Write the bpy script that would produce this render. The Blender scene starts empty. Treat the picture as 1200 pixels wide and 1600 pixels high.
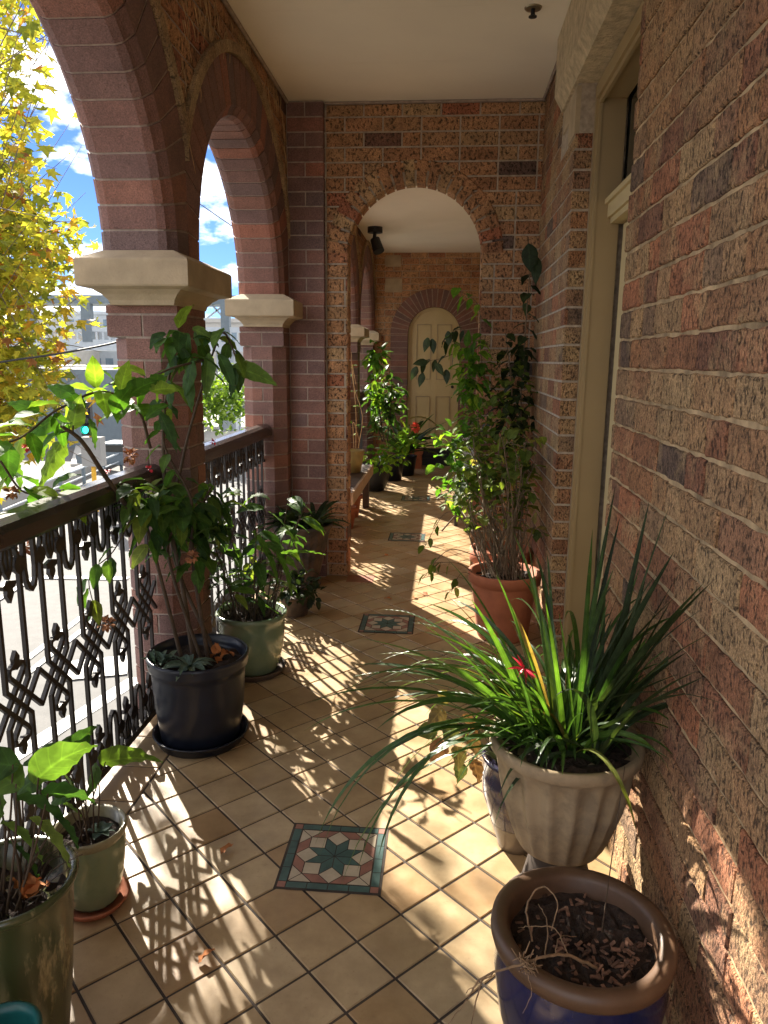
import bpy, math, random
from mathutils import Vector, Matrix
R = math.radians
rng = random.Random(7)
scene = bpy.context.scene
col = scene.collection

# ------------------------------------------------------------------ camera
F_PX, PITCH, YAW, ROLL, CAM_H = 1157.75, 0.203032, 0.0812736, 0.00999824, 1.5
_fw = Vector((-math.sin(YAW)*math.cos(PITCH), math.cos(YAW)*math.cos(PITCH), -math.sin(PITCH)))
_rt = Vector((math.cos(YAW), math.sin(YAW), 0)); _up = _rt.cross(_fw)
_r2 = math.cos(ROLL)*_rt + math.sin(ROLL)*_up; _u2 = -math.sin(ROLL)*_rt + math.cos(ROLL)*_up
CAM = Vector((0, 0, CAM_H))
cam_data = bpy.data.cameras.new('camera'); cam = bpy.data.objects.new('camera', cam_data); col.objects.link(cam)
cam_data.sensor_fit = 'VERTICAL'; cam_data.sensor_height = 24.0; cam_data.lens = 24.0*F_PX/1600
cam_data.clip_start = 0.05; cam_data.clip_end = 3000
_m = Matrix((_r2, _u2, -_fw)).transposed().to_4x4(); _m.translation = CAM
cam.matrix_world = _m; scene.camera = cam

# ------------------------------------------------------------------ light
SUN_EL = R(32.5); SX, SY = -0.573, 0.819
SUN = Vector((SX*math.cos(SUN_EL), SY*math.cos(SUN_EL), math.sin(SUN_EL)))
sl = bpy.data.lights.new('sun', 'SUN'); sl.energy = 2.6; sl.angle = R(0.5); sl.color = (1.0, 0.92, 0.79)
so = bpy.data.objects.new('sun', sl); col.objects.link(so); so.rotation_euler = (-SUN).to_track_quat('-Z', 'Y').to_euler()
so.location = (-10, 15, 12)
w = bpy.data.worlds.new('World'); scene.world = w; w.use_nodes = True
nt = w.node_tree; nt.nodes.clear()
def N(t, **k):
    n = nt.nodes.new(t)
    for a, b in k.items(): setattr(n, a, b)
    return n
sky = N('ShaderNodeTexSky', sky_type='NISHITA', sun_disc=False, sun_elevation=SUN_EL, sun_rotation=math.atan2(SX, SY), air_density=1.0, dust_density=0.2, ozone_density=2.0, altitude=2500)
tcw = N('ShaderNodeTexCoord'); mpw = N('ShaderNodeMapping'); mpw.inputs['Scale'].default_value = (1, 1, 2.2)
nzw = N('ShaderNodeTexNoise'); nzw.inputs['Scale'].default_value = 4.2; nzw.inputs['Detail'].default_value = 9; nzw.inputs['Roughness'].default_value = .58
rpw = N('ShaderNodeValToRGB'); rpw.color_ramp.elements[0].position = .455; rpw.color_ramp.elements[1].position = .60
mxw = N('ShaderNodeMix', data_type='RGBA'); bg = N('ShaderNodeBackground'); ow = N('ShaderNodeOutputWorld')
L = nt.links.new
L(tcw.outputs['Generated'], mpw.inputs[0]); L(mpw.outputs[0], nzw.inputs['Vector']); L(nzw.outputs[0], rpw.inputs[0])
L(rpw.outputs[0], mxw.inputs[0]); tnt = N('ShaderNodeMix', data_type='RGBA', blend_type='MULTIPLY'); tnt.inputs[0].default_value = 1; tnt.inputs[7].default_value = (.14, .19, .29, 1); L(sky.outputs[0], tnt.inputs[6]); L(tnt.outputs[2], mxw.inputs[6]); mxw.inputs[7].default_value = (8.4, 8.0, 7.4, 1)
L(mxw.outputs[2], bg.inputs[0]); bg.inputs[1].default_value = 0.075; L(bg.outputs[0], ow.inputs[0])
scene.view_settings.view_transform = 'Standard'; scene.view_settings.look = 'None'
scene.view_settings.exposure = 2.95; scene.view_settings.gamma = 1
cy = scene.cycles
cy.max_bounces = 10; cy.diffuse_bounces = 6; cy.transmission_bounces = 4; cy.sample_clamp_indirect = 6

# ------------------------------------------------------------------ pixel helpers (only used to read positions off the photograph)
def ray(px, py): return (F_PX*_fw + (px-600)*_r2 - (py-800)*_u2).normalized()
def atY(px, py, Y): d = ray(px, py); return CAM + d*((Y-CAM.y)/d.y)
def atX(px, py, X): d = ray(px, py); return CAM + d*((X-CAM.x)/d.x)
def atZ(px, py, Z): d = ray(px, py); return CAM + d*((Z-CAM.z)/d.z)

# ------------------------------------------------------------------ object helpers
class MB:
    def __init__(s): s.v = []; s.f = []; s.m = []; s.r = []; s.sm = []; s.e = {}
    def face(s, pts, rnd=0., mi=0, sm=False):
        i = len(s.v); s.v += [tuple(p) for p in pts]; s.f.append(tuple(range(i, i+len(pts)))); s.m.append(mi); s.r.append(rnd); s.sm.append(sm)
    def grid(s, rows, rnd=0., mi=0, closed=False, sm=True):
        i = len(s.v); n = len(rows[0])
        for r in rows: s.v += [tuple(p) for p in r]
        for a in range(len(rows)-1):
            for b in range(n if closed else n-1):
                c = (b+1) % n
                s.f.append((i+a*n+b, i+a*n+c, i+(a+1)*n+c, i+(a+1)*n+b)); s.m.append(mi); s.r.append(rnd); s.sm.append(sm)
    def box(s, a, b, rnd=0., mi=0, fr=None):
        x0, y0, z0 = a; x1, y1, z1 = b
        P = [(x0,y0,z0),(x1,y0,z0),(x1,y1,z0),(x0,y1,z0),(x0,y0,z1),(x1,y0,z1),(x1,y1,z1),(x0,y1,z1)]
        if fr: P = [fr(*q) for q in P]
        i = len(s.v); s.v += [tuple(q) for q in P]
        for f in ((0,3,2,1),(4,5,6,7),(0,1,5,4),(1,2,6,5),(2,3,7,6),(3,0,4,7)):
            s.f.append(tuple(i+k for k in f)); s.m.append(mi); s.r.append(rnd); s.sm.append(False)
    def tube(s, pts, r0, r1=None, n=6, rnd=0., mi=0, cap=True):
        pts = [Vector(p) for p in pts]; r1 = r0 if r1 is None else r1; rows = []
        for i, p in enumerate(pts):
            d = (pts[min(i+1, len(pts)-1)] - pts[max(i-1, 0)])
            d = d.normalized() if d.length > 1e-9 else Vector((0,0,1))
            a = Vector((0,0,1)) if abs(d.z) < .9 else Vector((1,0,0))
            u = d.cross(a).normalized(); v = d.cross(u); t = i/max(1, len(pts)-1); r = r0+(r1-r0)*t
            rows.append([p + r*(math.cos(k*2*math.pi/n)*u + math.sin(k*2*math.pi/n)*v) for k in range(n)])
        s.grid(rows, rnd, mi, True)
        if cap:
            s.face(rows[0][::-1], rnd, mi); s.face(rows[-1], rnd, mi)
    def bar(s, a, b, w, h, nrm, rnd=0., mi=0, ext=0.):
        a = Vector(a); b = Vector(b); d = (b-a).normalized(); a = a-d*ext; b = b+d*ext; n = Vector(nrm); u = d.cross(n).normalized()
        P = [a-u*w/2-n*h/2, a+u*w/2-n*h/2, a+u*w/2+n*h/2, a-u*w/2+n*h/2]; Q = [q+(b-a) for q in P]
        i = len(s.v); s.v += [tuple(q) for q in P+Q]
        for f in ((0,3,2,1),(4,5,6,7),(0,1,5,4),(1,2,6,5),(2,3,7,6),(3,0,4,7)):
            s.f.append(tuple(i+k for k in f)); s.m.append(mi); s.r.append(rnd); s.sm.append(False)
    def lathe(s, prof, c, n=40, rnd=0., mi=0, flute=0, fd=0., sx=1, sy=1):
        rows = []
        for (r, z, *q) in prof:
            amt = q[0] if q else 0
            rows.append([(c[0]+sx*(r*(1-amt*fd*(0.5+0.5*math.cos(flute*2*math.pi*k/n))**0.6))*math.cos(2*math.pi*k/n),
                          c[1]+sy*(r*(1-amt*fd*(0.5+0.5*math.cos(flute*2*math.pi*k/n))**0.6))*math.sin(2*math.pi*k/n), c[2]+z) for k in range(n)])
        s.grid(rows, rnd, mi, True)
    def build(s, name, mats, parent=None):
        me = bpy.data.meshes.new(name); me.from_pydata(s.v, [], s.f)
        for m in (mats if isinstance(mats, (list, tuple)) else [mats]): me.materials.append(m)
        me.polygons.foreach_set('material_index', s.m); me.polygons.foreach_set('use_smooth', s.sm)
        at = me.attributes.new('rnd', 'FLOAT', 'FACE'); at.data.foreach_set('value', s.r)
        if s.e:
            ea = [1.]*len(s.v); ta = [0.]*len(s.v)
            for i, (a, b) in s.e.items(): ea[i] = a; ta[i] = b
            at = me.attributes.new('edge', 'FLOAT', 'POINT'); at.data.foreach_set('value', ea)
            at = me.attributes.new('along', 'FLOAT', 'POINT'); at.data.foreach_set('value', ta)
        me.update(); o = bpy.data.objects.new(name, me); col.objects.link(o)
        if parent: o.parent = parent; o.location = -parent.location
        return o
def tag(o, label=None, cat=None, group=None, kind=None):
    if label: o['label'] = label
    if cat: o['category'] = cat
    if group: o['group'] = group
    if kind: o['kind'] = kind
    return o
def thing(name, loc, label, cat, group=None):
    o = bpy.data.objects.new(name, None); col.objects.link(o); o.location = loc; o.empty_display_size = .1
    return tag(o, label, cat, group)
def area(P): return abs(sum(P[i][0]*P[(i+1) % len(P)][1]-P[(i+1) % len(P)][0]*P[i][1] for i in range(len(P))))/2
def clip(P, n, d):      # keep side where n.p >= d
    out = []
    for i in range(len(P)):
        a, b = P[i], P[(i+1) % len(P)]; da = a[0]*n[0]+a[1]*n[1]-d; db = b[0]*n[0]+b[1]*n[1]-d
        if da >= 0: out.append(a)
        if da*db < 0: t = da/(da-db); out.append((a[0]+t*(b[0]-a[0]), a[1]+t*(b[1]-a[1])))
    return out
def inset(P, k):
    cx = sum(p[0] for p in P)/len(P); cy_ = sum(p[1] for p in P)/len(P)
    # make CCW and inset edges
    A = sum(P[i][0]*P[(i+1) % len(P)][1]-P[(i+1) % len(P)][0]*P[i][1] for i in range(len(P)))
    Q = P if A > 0 else P[::-1]; R_ = list(Q)
    for i in range(len(Q)):
        a, b = Q[i], Q[(i+1) % len(Q)]; dx, dy = b[0]-a[0], b[1]-a[1]; l = math.hypot(dx, dy)
        if l < 1e-7: continue
        n = (-dy/l, dx/l); R_ = clip(R_, n, n[0]*a[0]+n[1]*a[1]+k)
        if len(R_) < 3: return []
    return R_

# ------------------------------------------------------------------ materials
def newmat(name):
    m = bpy.data.materials.new(name); m.use_nodes = True; m.node_tree.nodes.clear(); return m
class G:
    def __init__(s, m): s.t = m.node_tree
    def n(s, t, ins=None, **k):
        x = s.t.nodes.new(t)
        for a, b in k.items(): setattr(x, a, b)
        for a, b in (ins or {}).items():
            if isinstance(b, bpy.types.NodeSocket): s.t.links.new(b, x.inputs[a])
            else: x.inputs[a].default_value = b
        return x
    def noise(s, vec, sc, det=3, rough=.5): return s.n('ShaderNodeTexNoise', {'Vector': vec, 'Scale': sc, 'Detail': det, 'Roughness': rough}).outputs[0]
    def ramp(s, fac, stops, interp='LINEAR'):
        x = s.n('ShaderNodeValToRGB', {'Fac': fac}); r = x.color_ramp; r.interpolation = interp
        while len(r.elements) < len(stops): r.elements.new(.5)
        for e, (p, c) in zip(r.elements, stops): e.position = p; e.color = (*c, 1) if len(c) == 3 else c
        return x.outputs[0]
    def mix(s, f, a, b, bt='MIX'):
        x = s.n('ShaderNodeMix', data_type='RGBA', blend_type=bt)
        for k, v in ((0, f), (6, a), (7, b)):
            if isinstance(v, bpy.types.NodeSocket): s.t.links.new(v, x.inputs[k])
            else: x.inputs[k].default_value = (*v, 1) if isinstance(v, tuple) and len(v) == 3 else v
        return x.outputs[2]
    def math(s, op, a, b=0.):
        x = s.n('ShaderNodeMath', operation=op)
        for k, v in ((0, a), (1, b)):
            if isinstance(v, bpy.types.NodeSocket): s.t.links.new(v, x.inputs[k])
            else: x.inputs[k].default_value = v
        return x.outputs[0]
    def out(s, sh): s.n('ShaderNodeOutputMaterial', {'Surface': sh})
    def coord(s, sc=(1,1,1)):
        c = s.n('ShaderNodeTexCoord').outputs['Object']
        return c if sc == (1,1,1) else s.n('ShaderNodeMapping', {'Vector': c, 'Scale': sc}).outputs[0]
    def rnd(s): return s.n('ShaderNodeAttribute', attribute_name='rnd').outputs['Fac']
    def bump(s, h, st=.5, dist=.004): return s.n('ShaderNodeBump', {'Height': h, 'Strength': st, 'Distance': dist}).outputs[0]
G3 = lambda v: (v, v, v)
def brick_mat(name, stops, pit=.5, pitcol=(.02,.013,.01), sc=(120,120,62), tint=(.6,1.25), rough=.9, bd=.006, blot=None, th=(.36,.47)):
    m = newmat(name); g = G(m); c = g.coord(); cs = g.coord(sc)
    base = g.ramp(g.rnd(), stops)
    n1 = g.noise(c, 9, 4, .6); base = g.mix(1., base, g.ramp(n1, [(.25, G3(tint[0])), (.75, G3(tint[1]))]), 'MULTIPLY')
    if blot: base = g.mix(g.ramp(g.noise(c, 5.5, 5, .65), [(.5, G3(0)), (.68, G3(.75))]), base, blot)
    n3 = g.noise(c, 190, 3, .75); base = g.mix(1., base, g.ramp(n3, [(.32, G3(.5)), (.66, G3(1.45))]), 'MULTIPLY')
    n2 = g.noise(cs, 1, 4, .62); pf = g.ramp(n2, [(th[0], G3(1)), (th[1], G3(0))])
    base = g.mix(g.math('MULTIPLY', pf, pit), base, pitcol)
    h = g.math('ADD', g.math('MULTIPLY', n2, 1.4), g.math('MULTIPLY', n3, .35))
    h = g.math('SUBTRACT', h, g.math('MULTIPLY', pf, .7))
    b = g.n('ShaderNodeBsdfPrincipled', {'Base Color': base, 'Roughness': rough, 'Normal': g.bump(h, .9, bd)})
    g.out(b.outputs[0]); return m
def plain(name, c, rough=.6, var=.2, nsc=12, bump=.0, bsc=80, metal=0., c2=None, spec=.5, coat=0., varr=0., th=(.4,.6)):
    m = newmat(name); g = G(m); co = g.coord(); n1 = g.noise(co, nsc, 5, .6)
    if c2: base = g.ramp(n1, [(th[0], c), (th[1], c2)])
    else: base = g.mix(1., c, g.ramp(n1, [(.3, G3(1-var)), (.7, G3(1+var))]), 'MULTIPLY')
    if varr: base = g.mix(1., base, g.ramp(g.rnd(), [(0, G3(1-varr)), (1, G3(1+varr))]), 'MULTIPLY')
    ins = {'Base Color': base, 'Roughness': rough, 'Metallic': metal, 'Specular IOR Level': spec, 'Coat Weight': coat, 'Coat Roughness': .12}
    if bump: ins['Normal'] = g.bump(g.noise(co, bsc, 4, .6), .8, bump)
    b = g.n('ShaderNodeBsdfPrincipled', ins); g.out(b.outputs[0]); return m
def leaf_mat(name, stops, trans=.4, rough=.5, tint=(1.5,1.6,.5), spec=.17, vein=True):
    m = newmat(name); g = G(m); co = g.coord()
    base = g.ramp(g.rnd(), stops); base = g.mix(1., base, g.ramp(g.noise(co, 35, 3), [(.3, G3(.7)), (.7, G3(1.3))]), 'MULTIPLY')
    ins = {'Roughness': rough, 'Specular IOR Level': spec}
    if vein:
        ed = g.n('ShaderNodeAttribute', attribute_name='edge').outputs['Fac']; al = g.n('ShaderNodeAttribute', attribute_name='along').outputs['Fac']
        wv = g.math('SINE', g.math('MULTIPLY', g.math('SUBTRACT', al, g.math('MULTIPLY', ed, .9)), 6.283)); side_ = g.ramp(wv, [(.90, G3(0)), (1., G3(.28))])
        mid = g.ramp(ed, [(.0, G3(.6)), (.13, G3(0))]); v_ = g.mix(1., side_, mid, 'ADD')
        base = g.mix(v_, base, g.mix(1., base, (1.9,1.9,1.7), 'MULTIPLY'))
        spot = g.ramp(g.noise(co, 120, 3, .7), [(.66, G3(0)), (.70, G3(.7))]); base = g.mix(spot, base, (.16,.11,.05))
        ins['Normal'] = g.bump(g.math('ADD', wv, g.math('MULTIPLY', mid, -3.)), .25, .0012)
    ins['Base Color'] = base
    p = g.n('ShaderNodeBsdfPrincipled', ins)
    t = g.n('ShaderNodeBsdfTranslucent', {'Color': g.mix(1., base, tint, 'MULTIPLY')})
    x = g.n('ShaderNodeMixShader', {0: trans, 1: p.outputs[0], 2: t.outputs[0]}); g.out(x.outputs[0]); return m
M = {}
M['rock_brick'] = brick_mat('rock_brick', [(0,(.39,.175,.078)),(.2,(.47,.29,.14)),(.35,(.33,.14,.07)),(.55,(.50,.33,.165)),(.70,(.26,.12,.07)),(.82,(.48,.19,.09)),(.93,(.34,.21,.12)),(1,(.15,.095,.07))], pit=.78, bd=.010, blot=(.50,.34,.17))
M['cross_brick'] = brick_mat('cross_brick', [(0,(.45,.215,.10)),(.3,(.50,.27,.13)),(.55,(.37,.175,.085)),(.8,(.52,.34,.17)),(.93,(.42,.15,.075)),(1,(.11,.08,.065))], pit=.85, bd=.009, sc=(60,60,45))
M['far_brick'] = brick_mat('far_brick', [(0,(.50,.25,.12)),(.5,(.55,.32,.16)),(1,(.38,.17,.09))], pit=.6, bd=.004, sc=(60,60,45))
M['plum_brick'] = brick_mat('plum_brick', [(0,(.21,.105,.082)),(.35,(.165,.093,.082)),(.6,(.25,.11,.075)),(.8,(.14,.092,.086)),(1,(.30,.115,.072))], pit=.35, bd=.002, sc=(70,70,70), th=(.25,.36), tint=(.75,1.2), rough=.75)
M['mortar'] = plain('mortar', (.40,.33,.25), .95, .3, 30, .003)
M['rough_mortar'] = plain('rough_mortar', (.42,.30,.165), .95, .5, 14, .006, 60)
M['dark_mortar'] = plain('dark_mortar', (.36,.29,.24), .95, .25, 30, .003)
M['sandstone'] = plain('sandstone', (.43,.34,.22), .85, .18, 7, .0025, 120)
M['rough_stone'] = plain('rough_stone', (.52,.42,.27), .95, .3, 25, .012, 55)
M['tan_label'] = brick_mat('tan_label', [(0,(.46,.33,.18)),(1,(.36,.23,.12))], pit=.5, bd=.006)
M['ceiling'] = plain('ceiling', (.92,.85,.71), .6, .03, 2)
M['timber_paint'] = plain('timber_paint', (.38,.28,.14), .42, .05, 3, .0006, 40)
M['cream_paint'] = plain('cream_paint', (.58,.47,.25), .5, .05, 4)
M['iron'] = plain('iron', (.022,.017,.014), .45, .3, 20, .001, 90)
M['rail_wood'] = plain('rail_wood', (.035,.028,.024), .22, .3, 16, .0006, 60, spec=.6)
M['dark_glass'] = plain('dark_glass', (.01,.012,.012), .06, .1, 3, spec=.9)
M['black'] = plain('black', (.012,.012,.013), .5, .2)
def tile_mat():
    m = newmat('floor_tile'); g = G(m); co = g.coord()
    base = g.ramp(g.rnd(), [(0,(.37,.24,.12)),(.3,(.41,.29,.155)),(.7,(.44,.325,.185)),(1,(.47,.36,.22))])
    n = g.noise(co, 7, 6, .65); base = g.mix(1., base, g.ramp(n, [(.3,(.72,.66,.6)),(.7,(1.14,1.12,1.08))]), 'MULTIPLY')
    n4 = g.noise(co, 2.2, 4, .6); base = g.mix(g.ramp(n4, [(.5, G3(0)), (.75, G3(.35))]), base, (.33,.19,.09))
    n5 = g.noise(co, 1.1, 5, .7); base = g.mix(g.ramp(n5, [(.52, G3(0)), (.72, G3(.45))]), base, (.24,.19,.13)); n6 = g.noise(co, 26, 5, .75); base = g.mix(g.ramp(n6, [(.60, G3(0)), (.68, G3(.30))]), base, (.24,.15,.08))
    n2 = g.noise(co, 90, 3, .7); base = g.mix(g.ramp(n2, [(.3, G3(.4)), (.38, G3(0))]), base, (.28,.17,.08))
    b = g.n('ShaderNodeBsdfPrincipled', {'Base Color': base, 'Roughness': g.ramp(n, [(.3, G3(.30)), (.7, G3(.5))]), 'Specular IOR Level': .45,
             'Normal': g.bump(g.math('ADD', n, g.math('MULTIPLY', n2, .3)), .4, .0015)}); g.out(b.outputs[0]); return m
M['tile'] = tile_mat()
M['grout'] = plain('grout', (.04,.03,.024), .9, .3, 7, c2=(.085,.062,.046), th=(.42,.66))
M['red_tile'] = plain('red_tile', (.30,.12,.07), .5, .2, 12)
M['soil'] = plain('soil', (.03,.018,.012), .95, .5, 60, .01, 90)
M['chip'] = plain('chip', (.15,.08,.05), .9, .5, 60, varr=.6)
M['navy'] = plain('navy', (.009,.012,.022), .3, .3, 10, spec=.5)
M['cobalt'] = plain('cobalt', (.007,.012,.065), .15, .3, 6, spec=.6, coat=.5)
M['brown_rim'] = plain('brown_rim', (.10,.055,.03), .45, .2, 14, .0008, 60)
M['celadon'] = plain('celadon', (.13,.19,.12), .2, .15, 6, coat=.5, c2=(.20,.25,.15))
M['celadon_rim'] = plain('celadon_rim', (.26,.24,.15), .25, .3, 18, coat=.4)
M['olive_glaze'] = plain('olive_glaze', (.05,.06,.025), .3, .4, 6, c2=(.16,.13,.07), th=(.5,.68))
m_ = newmat('streaked_olive'); g_ = G(m_); cc_ = g_.coord((1,1,.22)); n_ = g_.noise(cc_, 45, 6, .7); n2_ = g_.noise(g_.coord((1,1,.5)), 11, 4, .6)
col_ = g_.mix(g_.ramp(g_.math('MULTIPLY', n_, n2_), [(.26, G3(0)), (.36, G3(1))]), (.045,.055,.02), (.30,.25,.13))
g_.out(g_.n('ShaderNodeBsdfPrincipled', {'Base Color': col_, 'Roughness': .25, 'Coat Weight': .4, 'Coat Roughness': .15, 'Normal': g_.bump(n_, .4, .002)}).outputs[0]); M['olive_glaze'] = m_
M['teal'] = plain('teal', (.01,.10,.10), .35, .2)
M['terracotta'] = plain('terracotta', (.40,.13,.06), .8, .2, 9, .001, 60)
M['urn'] = plain('urn', (.36,.27,.16), .85, .25, 14, .002, 60, c2=(.24,.18,.11))
M['weathered_pot'] = plain('weathered_pot', (.045,.036,.03), .8, .3, 10, .002, c2=(.12,.08,.055))
M['stripe_glaze'] = plain('stripe_glaze', (.03,.026,.05), .15, .3, 9, coat=.6, c2=(.12,.09,.065), th=(.56,.62))
M['pale_glaze'] = plain('pale_glaze', (.17,.13,.09), .3, .3, 9)
M['wood'] = plain('wood', (.36,.24,.15), .6, .2, 10)
M['dark_wood'] = plain('dark_wood', (.06,.035,.025), .6, .3, 14)
M['stem'] = plain('stem', (.075,.05,.03), .8, .3, 40)
M['green_stem'] = plain('green_stem', (.08,.10,.035), .6, .3, 30)
M['dry'] = plain('dry', (.50,.33,.17), .9, .3, 40)
M['orange_leaf'] = plain('orange_leaf', (.40,.14,.035), .8, .3, 30)
M['red_flower'] = plain('red_flower', (.65,.03,.06), .5, .2)
M['dried_flower'] = plain('dried_flower', (.42,.19,.09), .9, .35, 60)
GREEN = [(0,(.03,.068,.022)),(.5,(.055,.12,.032)),(.85,(.10,.18,.04)),(1,(.18,.22,.05))]
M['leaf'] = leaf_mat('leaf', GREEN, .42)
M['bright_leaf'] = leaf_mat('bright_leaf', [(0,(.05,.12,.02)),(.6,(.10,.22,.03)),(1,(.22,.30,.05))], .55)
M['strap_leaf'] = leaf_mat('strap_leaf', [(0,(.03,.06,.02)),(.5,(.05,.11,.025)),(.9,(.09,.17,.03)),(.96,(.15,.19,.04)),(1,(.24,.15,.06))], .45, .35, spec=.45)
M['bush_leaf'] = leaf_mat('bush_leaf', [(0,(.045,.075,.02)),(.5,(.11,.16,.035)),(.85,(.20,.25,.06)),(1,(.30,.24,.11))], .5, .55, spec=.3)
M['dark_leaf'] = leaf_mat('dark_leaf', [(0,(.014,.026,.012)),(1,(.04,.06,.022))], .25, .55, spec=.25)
M['grey_leaf'] = leaf_mat('grey_leaf', [(0,(.08,.13,.10)),(1,(.14,.19,.14))], .15, .5, (1,1.1,.9))
M['red_leaf'] = leaf_mat('red_leaf', [(0,(.10,.15,.04)),(.6,(.20,.13,.05)),(1,(.30,.09,.05))], .35, .5, (1.3,1.2,.7))
M['plane_leaf'] = leaf_mat('plane_leaf', [(0,(.13,.16,.035)),(.3,(.27,.29,.04)),(.65,(.40,.37,.05)),(.82,(.48,.32,.045)),(.93,(.42,.18,.04)),(1,(.22,.10,.05))], .62, .6, (1.3,1.25,.6), vein=False)
M['asphalt'] = plain('asphalt', (.11,.108,.104), .9, .12, 4, .004, 40)
M['paint_line'] = plain('paint_line', (.75,.75,.72), .8, .1)
M['concrete'] = plain('concrete', (.26,.255,.24), .9, .1, 1.5)
M['pale_concrete'] = plain('pale_concrete', (.40,.39,.36), .9, .1, 1.0)
M['steel'] = plain('steel', (.12,.15,.17), .5, .1, 3, metal=.2)
M['pale_steel'] = plain('pale_steel', (.38,.42,.45), .5, .08, 3)
M['yellow_paint'] = plain('yellow_paint', (.65,.35,.02), .5, .1)
M['bridge_glass'] = plain('bridge_glass', (.16,.22,.27), .15, .2, 1)
M['hedge'] = leaf_mat('hedge', [(0,(.06,.12,.02)),(1,(.20,.28,.05))], .4)
em = newmat('green_lamp'); g_ = G(em); e_ = g_.n('ShaderNodeEmission', {'Color': (.02,.9,.55,1), 'Strength': 1.3}); g_.out(e_.outputs[0]); M['green_lamp'] = em

# ------------------------------------------------------------------ brick construction
def fr_x(X, s):   # wall whose face looks along x; u=y, v=z, w=out of the wall
    return lambda u, v, w: (X+s*w, u, v)
def fr_y(Y, s): return lambda u, v, w: (u, Y+s*w, v)
def prism(mb, P, fr, w0, w1, rnd, mi=0, k=.0025, jit=0.):
    if len(P) < 3 or area(P) < 4e-5: return
    A = sum(P[i][0]*P[(i+1) % len(P)][1]-P[(i+1) % len(P)][0]*P[i][1] for i in range(len(P)))
    if A < 0: P = P[::-1]
    if jit:
        Q = []
        for i in range(len(P)):
            a, b = P[i], P[(i+1) % len(P)]; l = math.hypot(b[0]-a[0], b[1]-a[1]); n = max(1, int(l/.03))
            for j in range(n):
                t = j/n; Q.append((a[0]+(b[0]-a[0])*t+rng.uniform(-jit, jit), a[1]+(b[1]-a[1])*t+rng.uniform(-jit, jit)))
        P = Q
    cx = sum(p[0] for p in P)/len(P); cyy = sum(p[1] for p in P)/len(P)
    n = len(P)
    def ins(k): return [(p[0]-k*(1 if p[0] > cx else -1), p[1]-k*(1 if p[1] > cyy else -1)) for p in P]
    rows = [[fr(*p, w0) for p in P], [fr(*p, w1-k) for p in P], [fr(*p, w1) for p in ins(k)]]
    mb.grid(rows, rnd, mi, True, False); mb.face(rows[2], rnd, mi)
def arch_clip(P, holes):
    """holes: (uc, spring, radius, base) ; returns list of convex pieces outside the openings"""
    out = [P]
    for (uc, zs, rad, zb) in holes:
        nxt = []
        for Q in out:
            c = (sum(p[0] for p in Q)/len(Q), sum(p[1] for p in Q)/len(Q))
            if c[1] > zs:
                d = (c[0]-uc, c[1]-zs); l = math.hypot(*d) or 1e-6; n = (d[0]/l, d[1]/l)
                if min(math.hypot(p[0]-uc, p[1]-zs) for p in Q) > rad+.13: nxt.append(Q); continue
                q = clip(Q, n, n[0]*uc+n[1]*zs+rad)
                if len(q) >= 3: nxt.append(q)
            elif c[1] > zb:
                q = clip(Q, (-1, 0), -(uc-rad)) if True else None
                if len(q) >= 3 and area(q) > 1e-4: nxt.append(q)
                q = clip(Q, (1, 0), uc+rad)
                if len(q) >= 3 and area(q) > 1e-4: nxt.append(q)
            else: nxt.append(Q)
        out = nxt
    return out
def brickwork(mb, fr, u0, u1, z0, z1, w0, w1, holes=(), L=.241, H=.0875, j=.011, jv=None, mi=0, k=.003, jit=0., wj=.002, zoff=0., header=.15, colf=None, phase=0.):
    z = z0-zoff; row = 0
    while z < z1:
        u = u0-L*(row % 2)*.5-phase-rng.uniform(0, .02)
        while u < u1:
            l = L if rng.random() > header else L*.5
            q = (jv or j)/2
            P = [(u+q, z+j/2), (u+l-q, z+j/2), (u+l-q, z+H-j/2), (u+q, z+H-j/2)]
            P = clip(clip(P, (1, 0), u0), (-1, 0), -u1)
            if P: P = clip(clip(P, (0, 1), z0), (0, -1), -z1)
            if P and len(P) >= 3:
                r = rng.random()
                for Q in arch_clip(P, holes): prism(mb, Q, fr, w0, w1+rng.uniform(-wj, wj), r if colf is None else colf(Q), mi, k, jit)
            u += l
        z += H; row += 1
def slab(mb, fr, u0, u1, z0, z1, w0, w1, holes, mi=1):
    """mortar body with arched openings: both faces, soffits"""
    us = [u0]; 
    hs = sorted(holes)
    def colm(a, b, za, zb): mb.box((a, za, w0), (b, zb, w1), 0, mi, fr)
    cur = u0
    for (uc, zs, rad, zb) in hs:
        colm(cur, uc-rad, z0, z1) if uc-rad > cur else None
        n = 28; pts = [(uc-rad*math.cos(math.pi*i/n), zs+rad*math.sin(math.pi*i/n)) for i in range(n+1)]
        for i in range(n):
            a, b = pts[i], pts[i+1]
            if b[0] < u0 or a[0] > u1: continue
            for w_ in (w0, w1): mb.face([fr(a[0], a[1], w_), fr(b[0], b[1], w_), fr(b[0], z1, w_), fr(a[0], z1, w_)], 0, mi)
            mb.face([fr(*a, w0), fr(*b, w0), fr(*b, w1), fr(*a, w1)], 0, mi)
        if zb > z0: colm(uc-rad, uc+rad, z0, zb)
        cur = uc+rad
    if cur < u1: colm(cur, u1, z0, z1)
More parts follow.
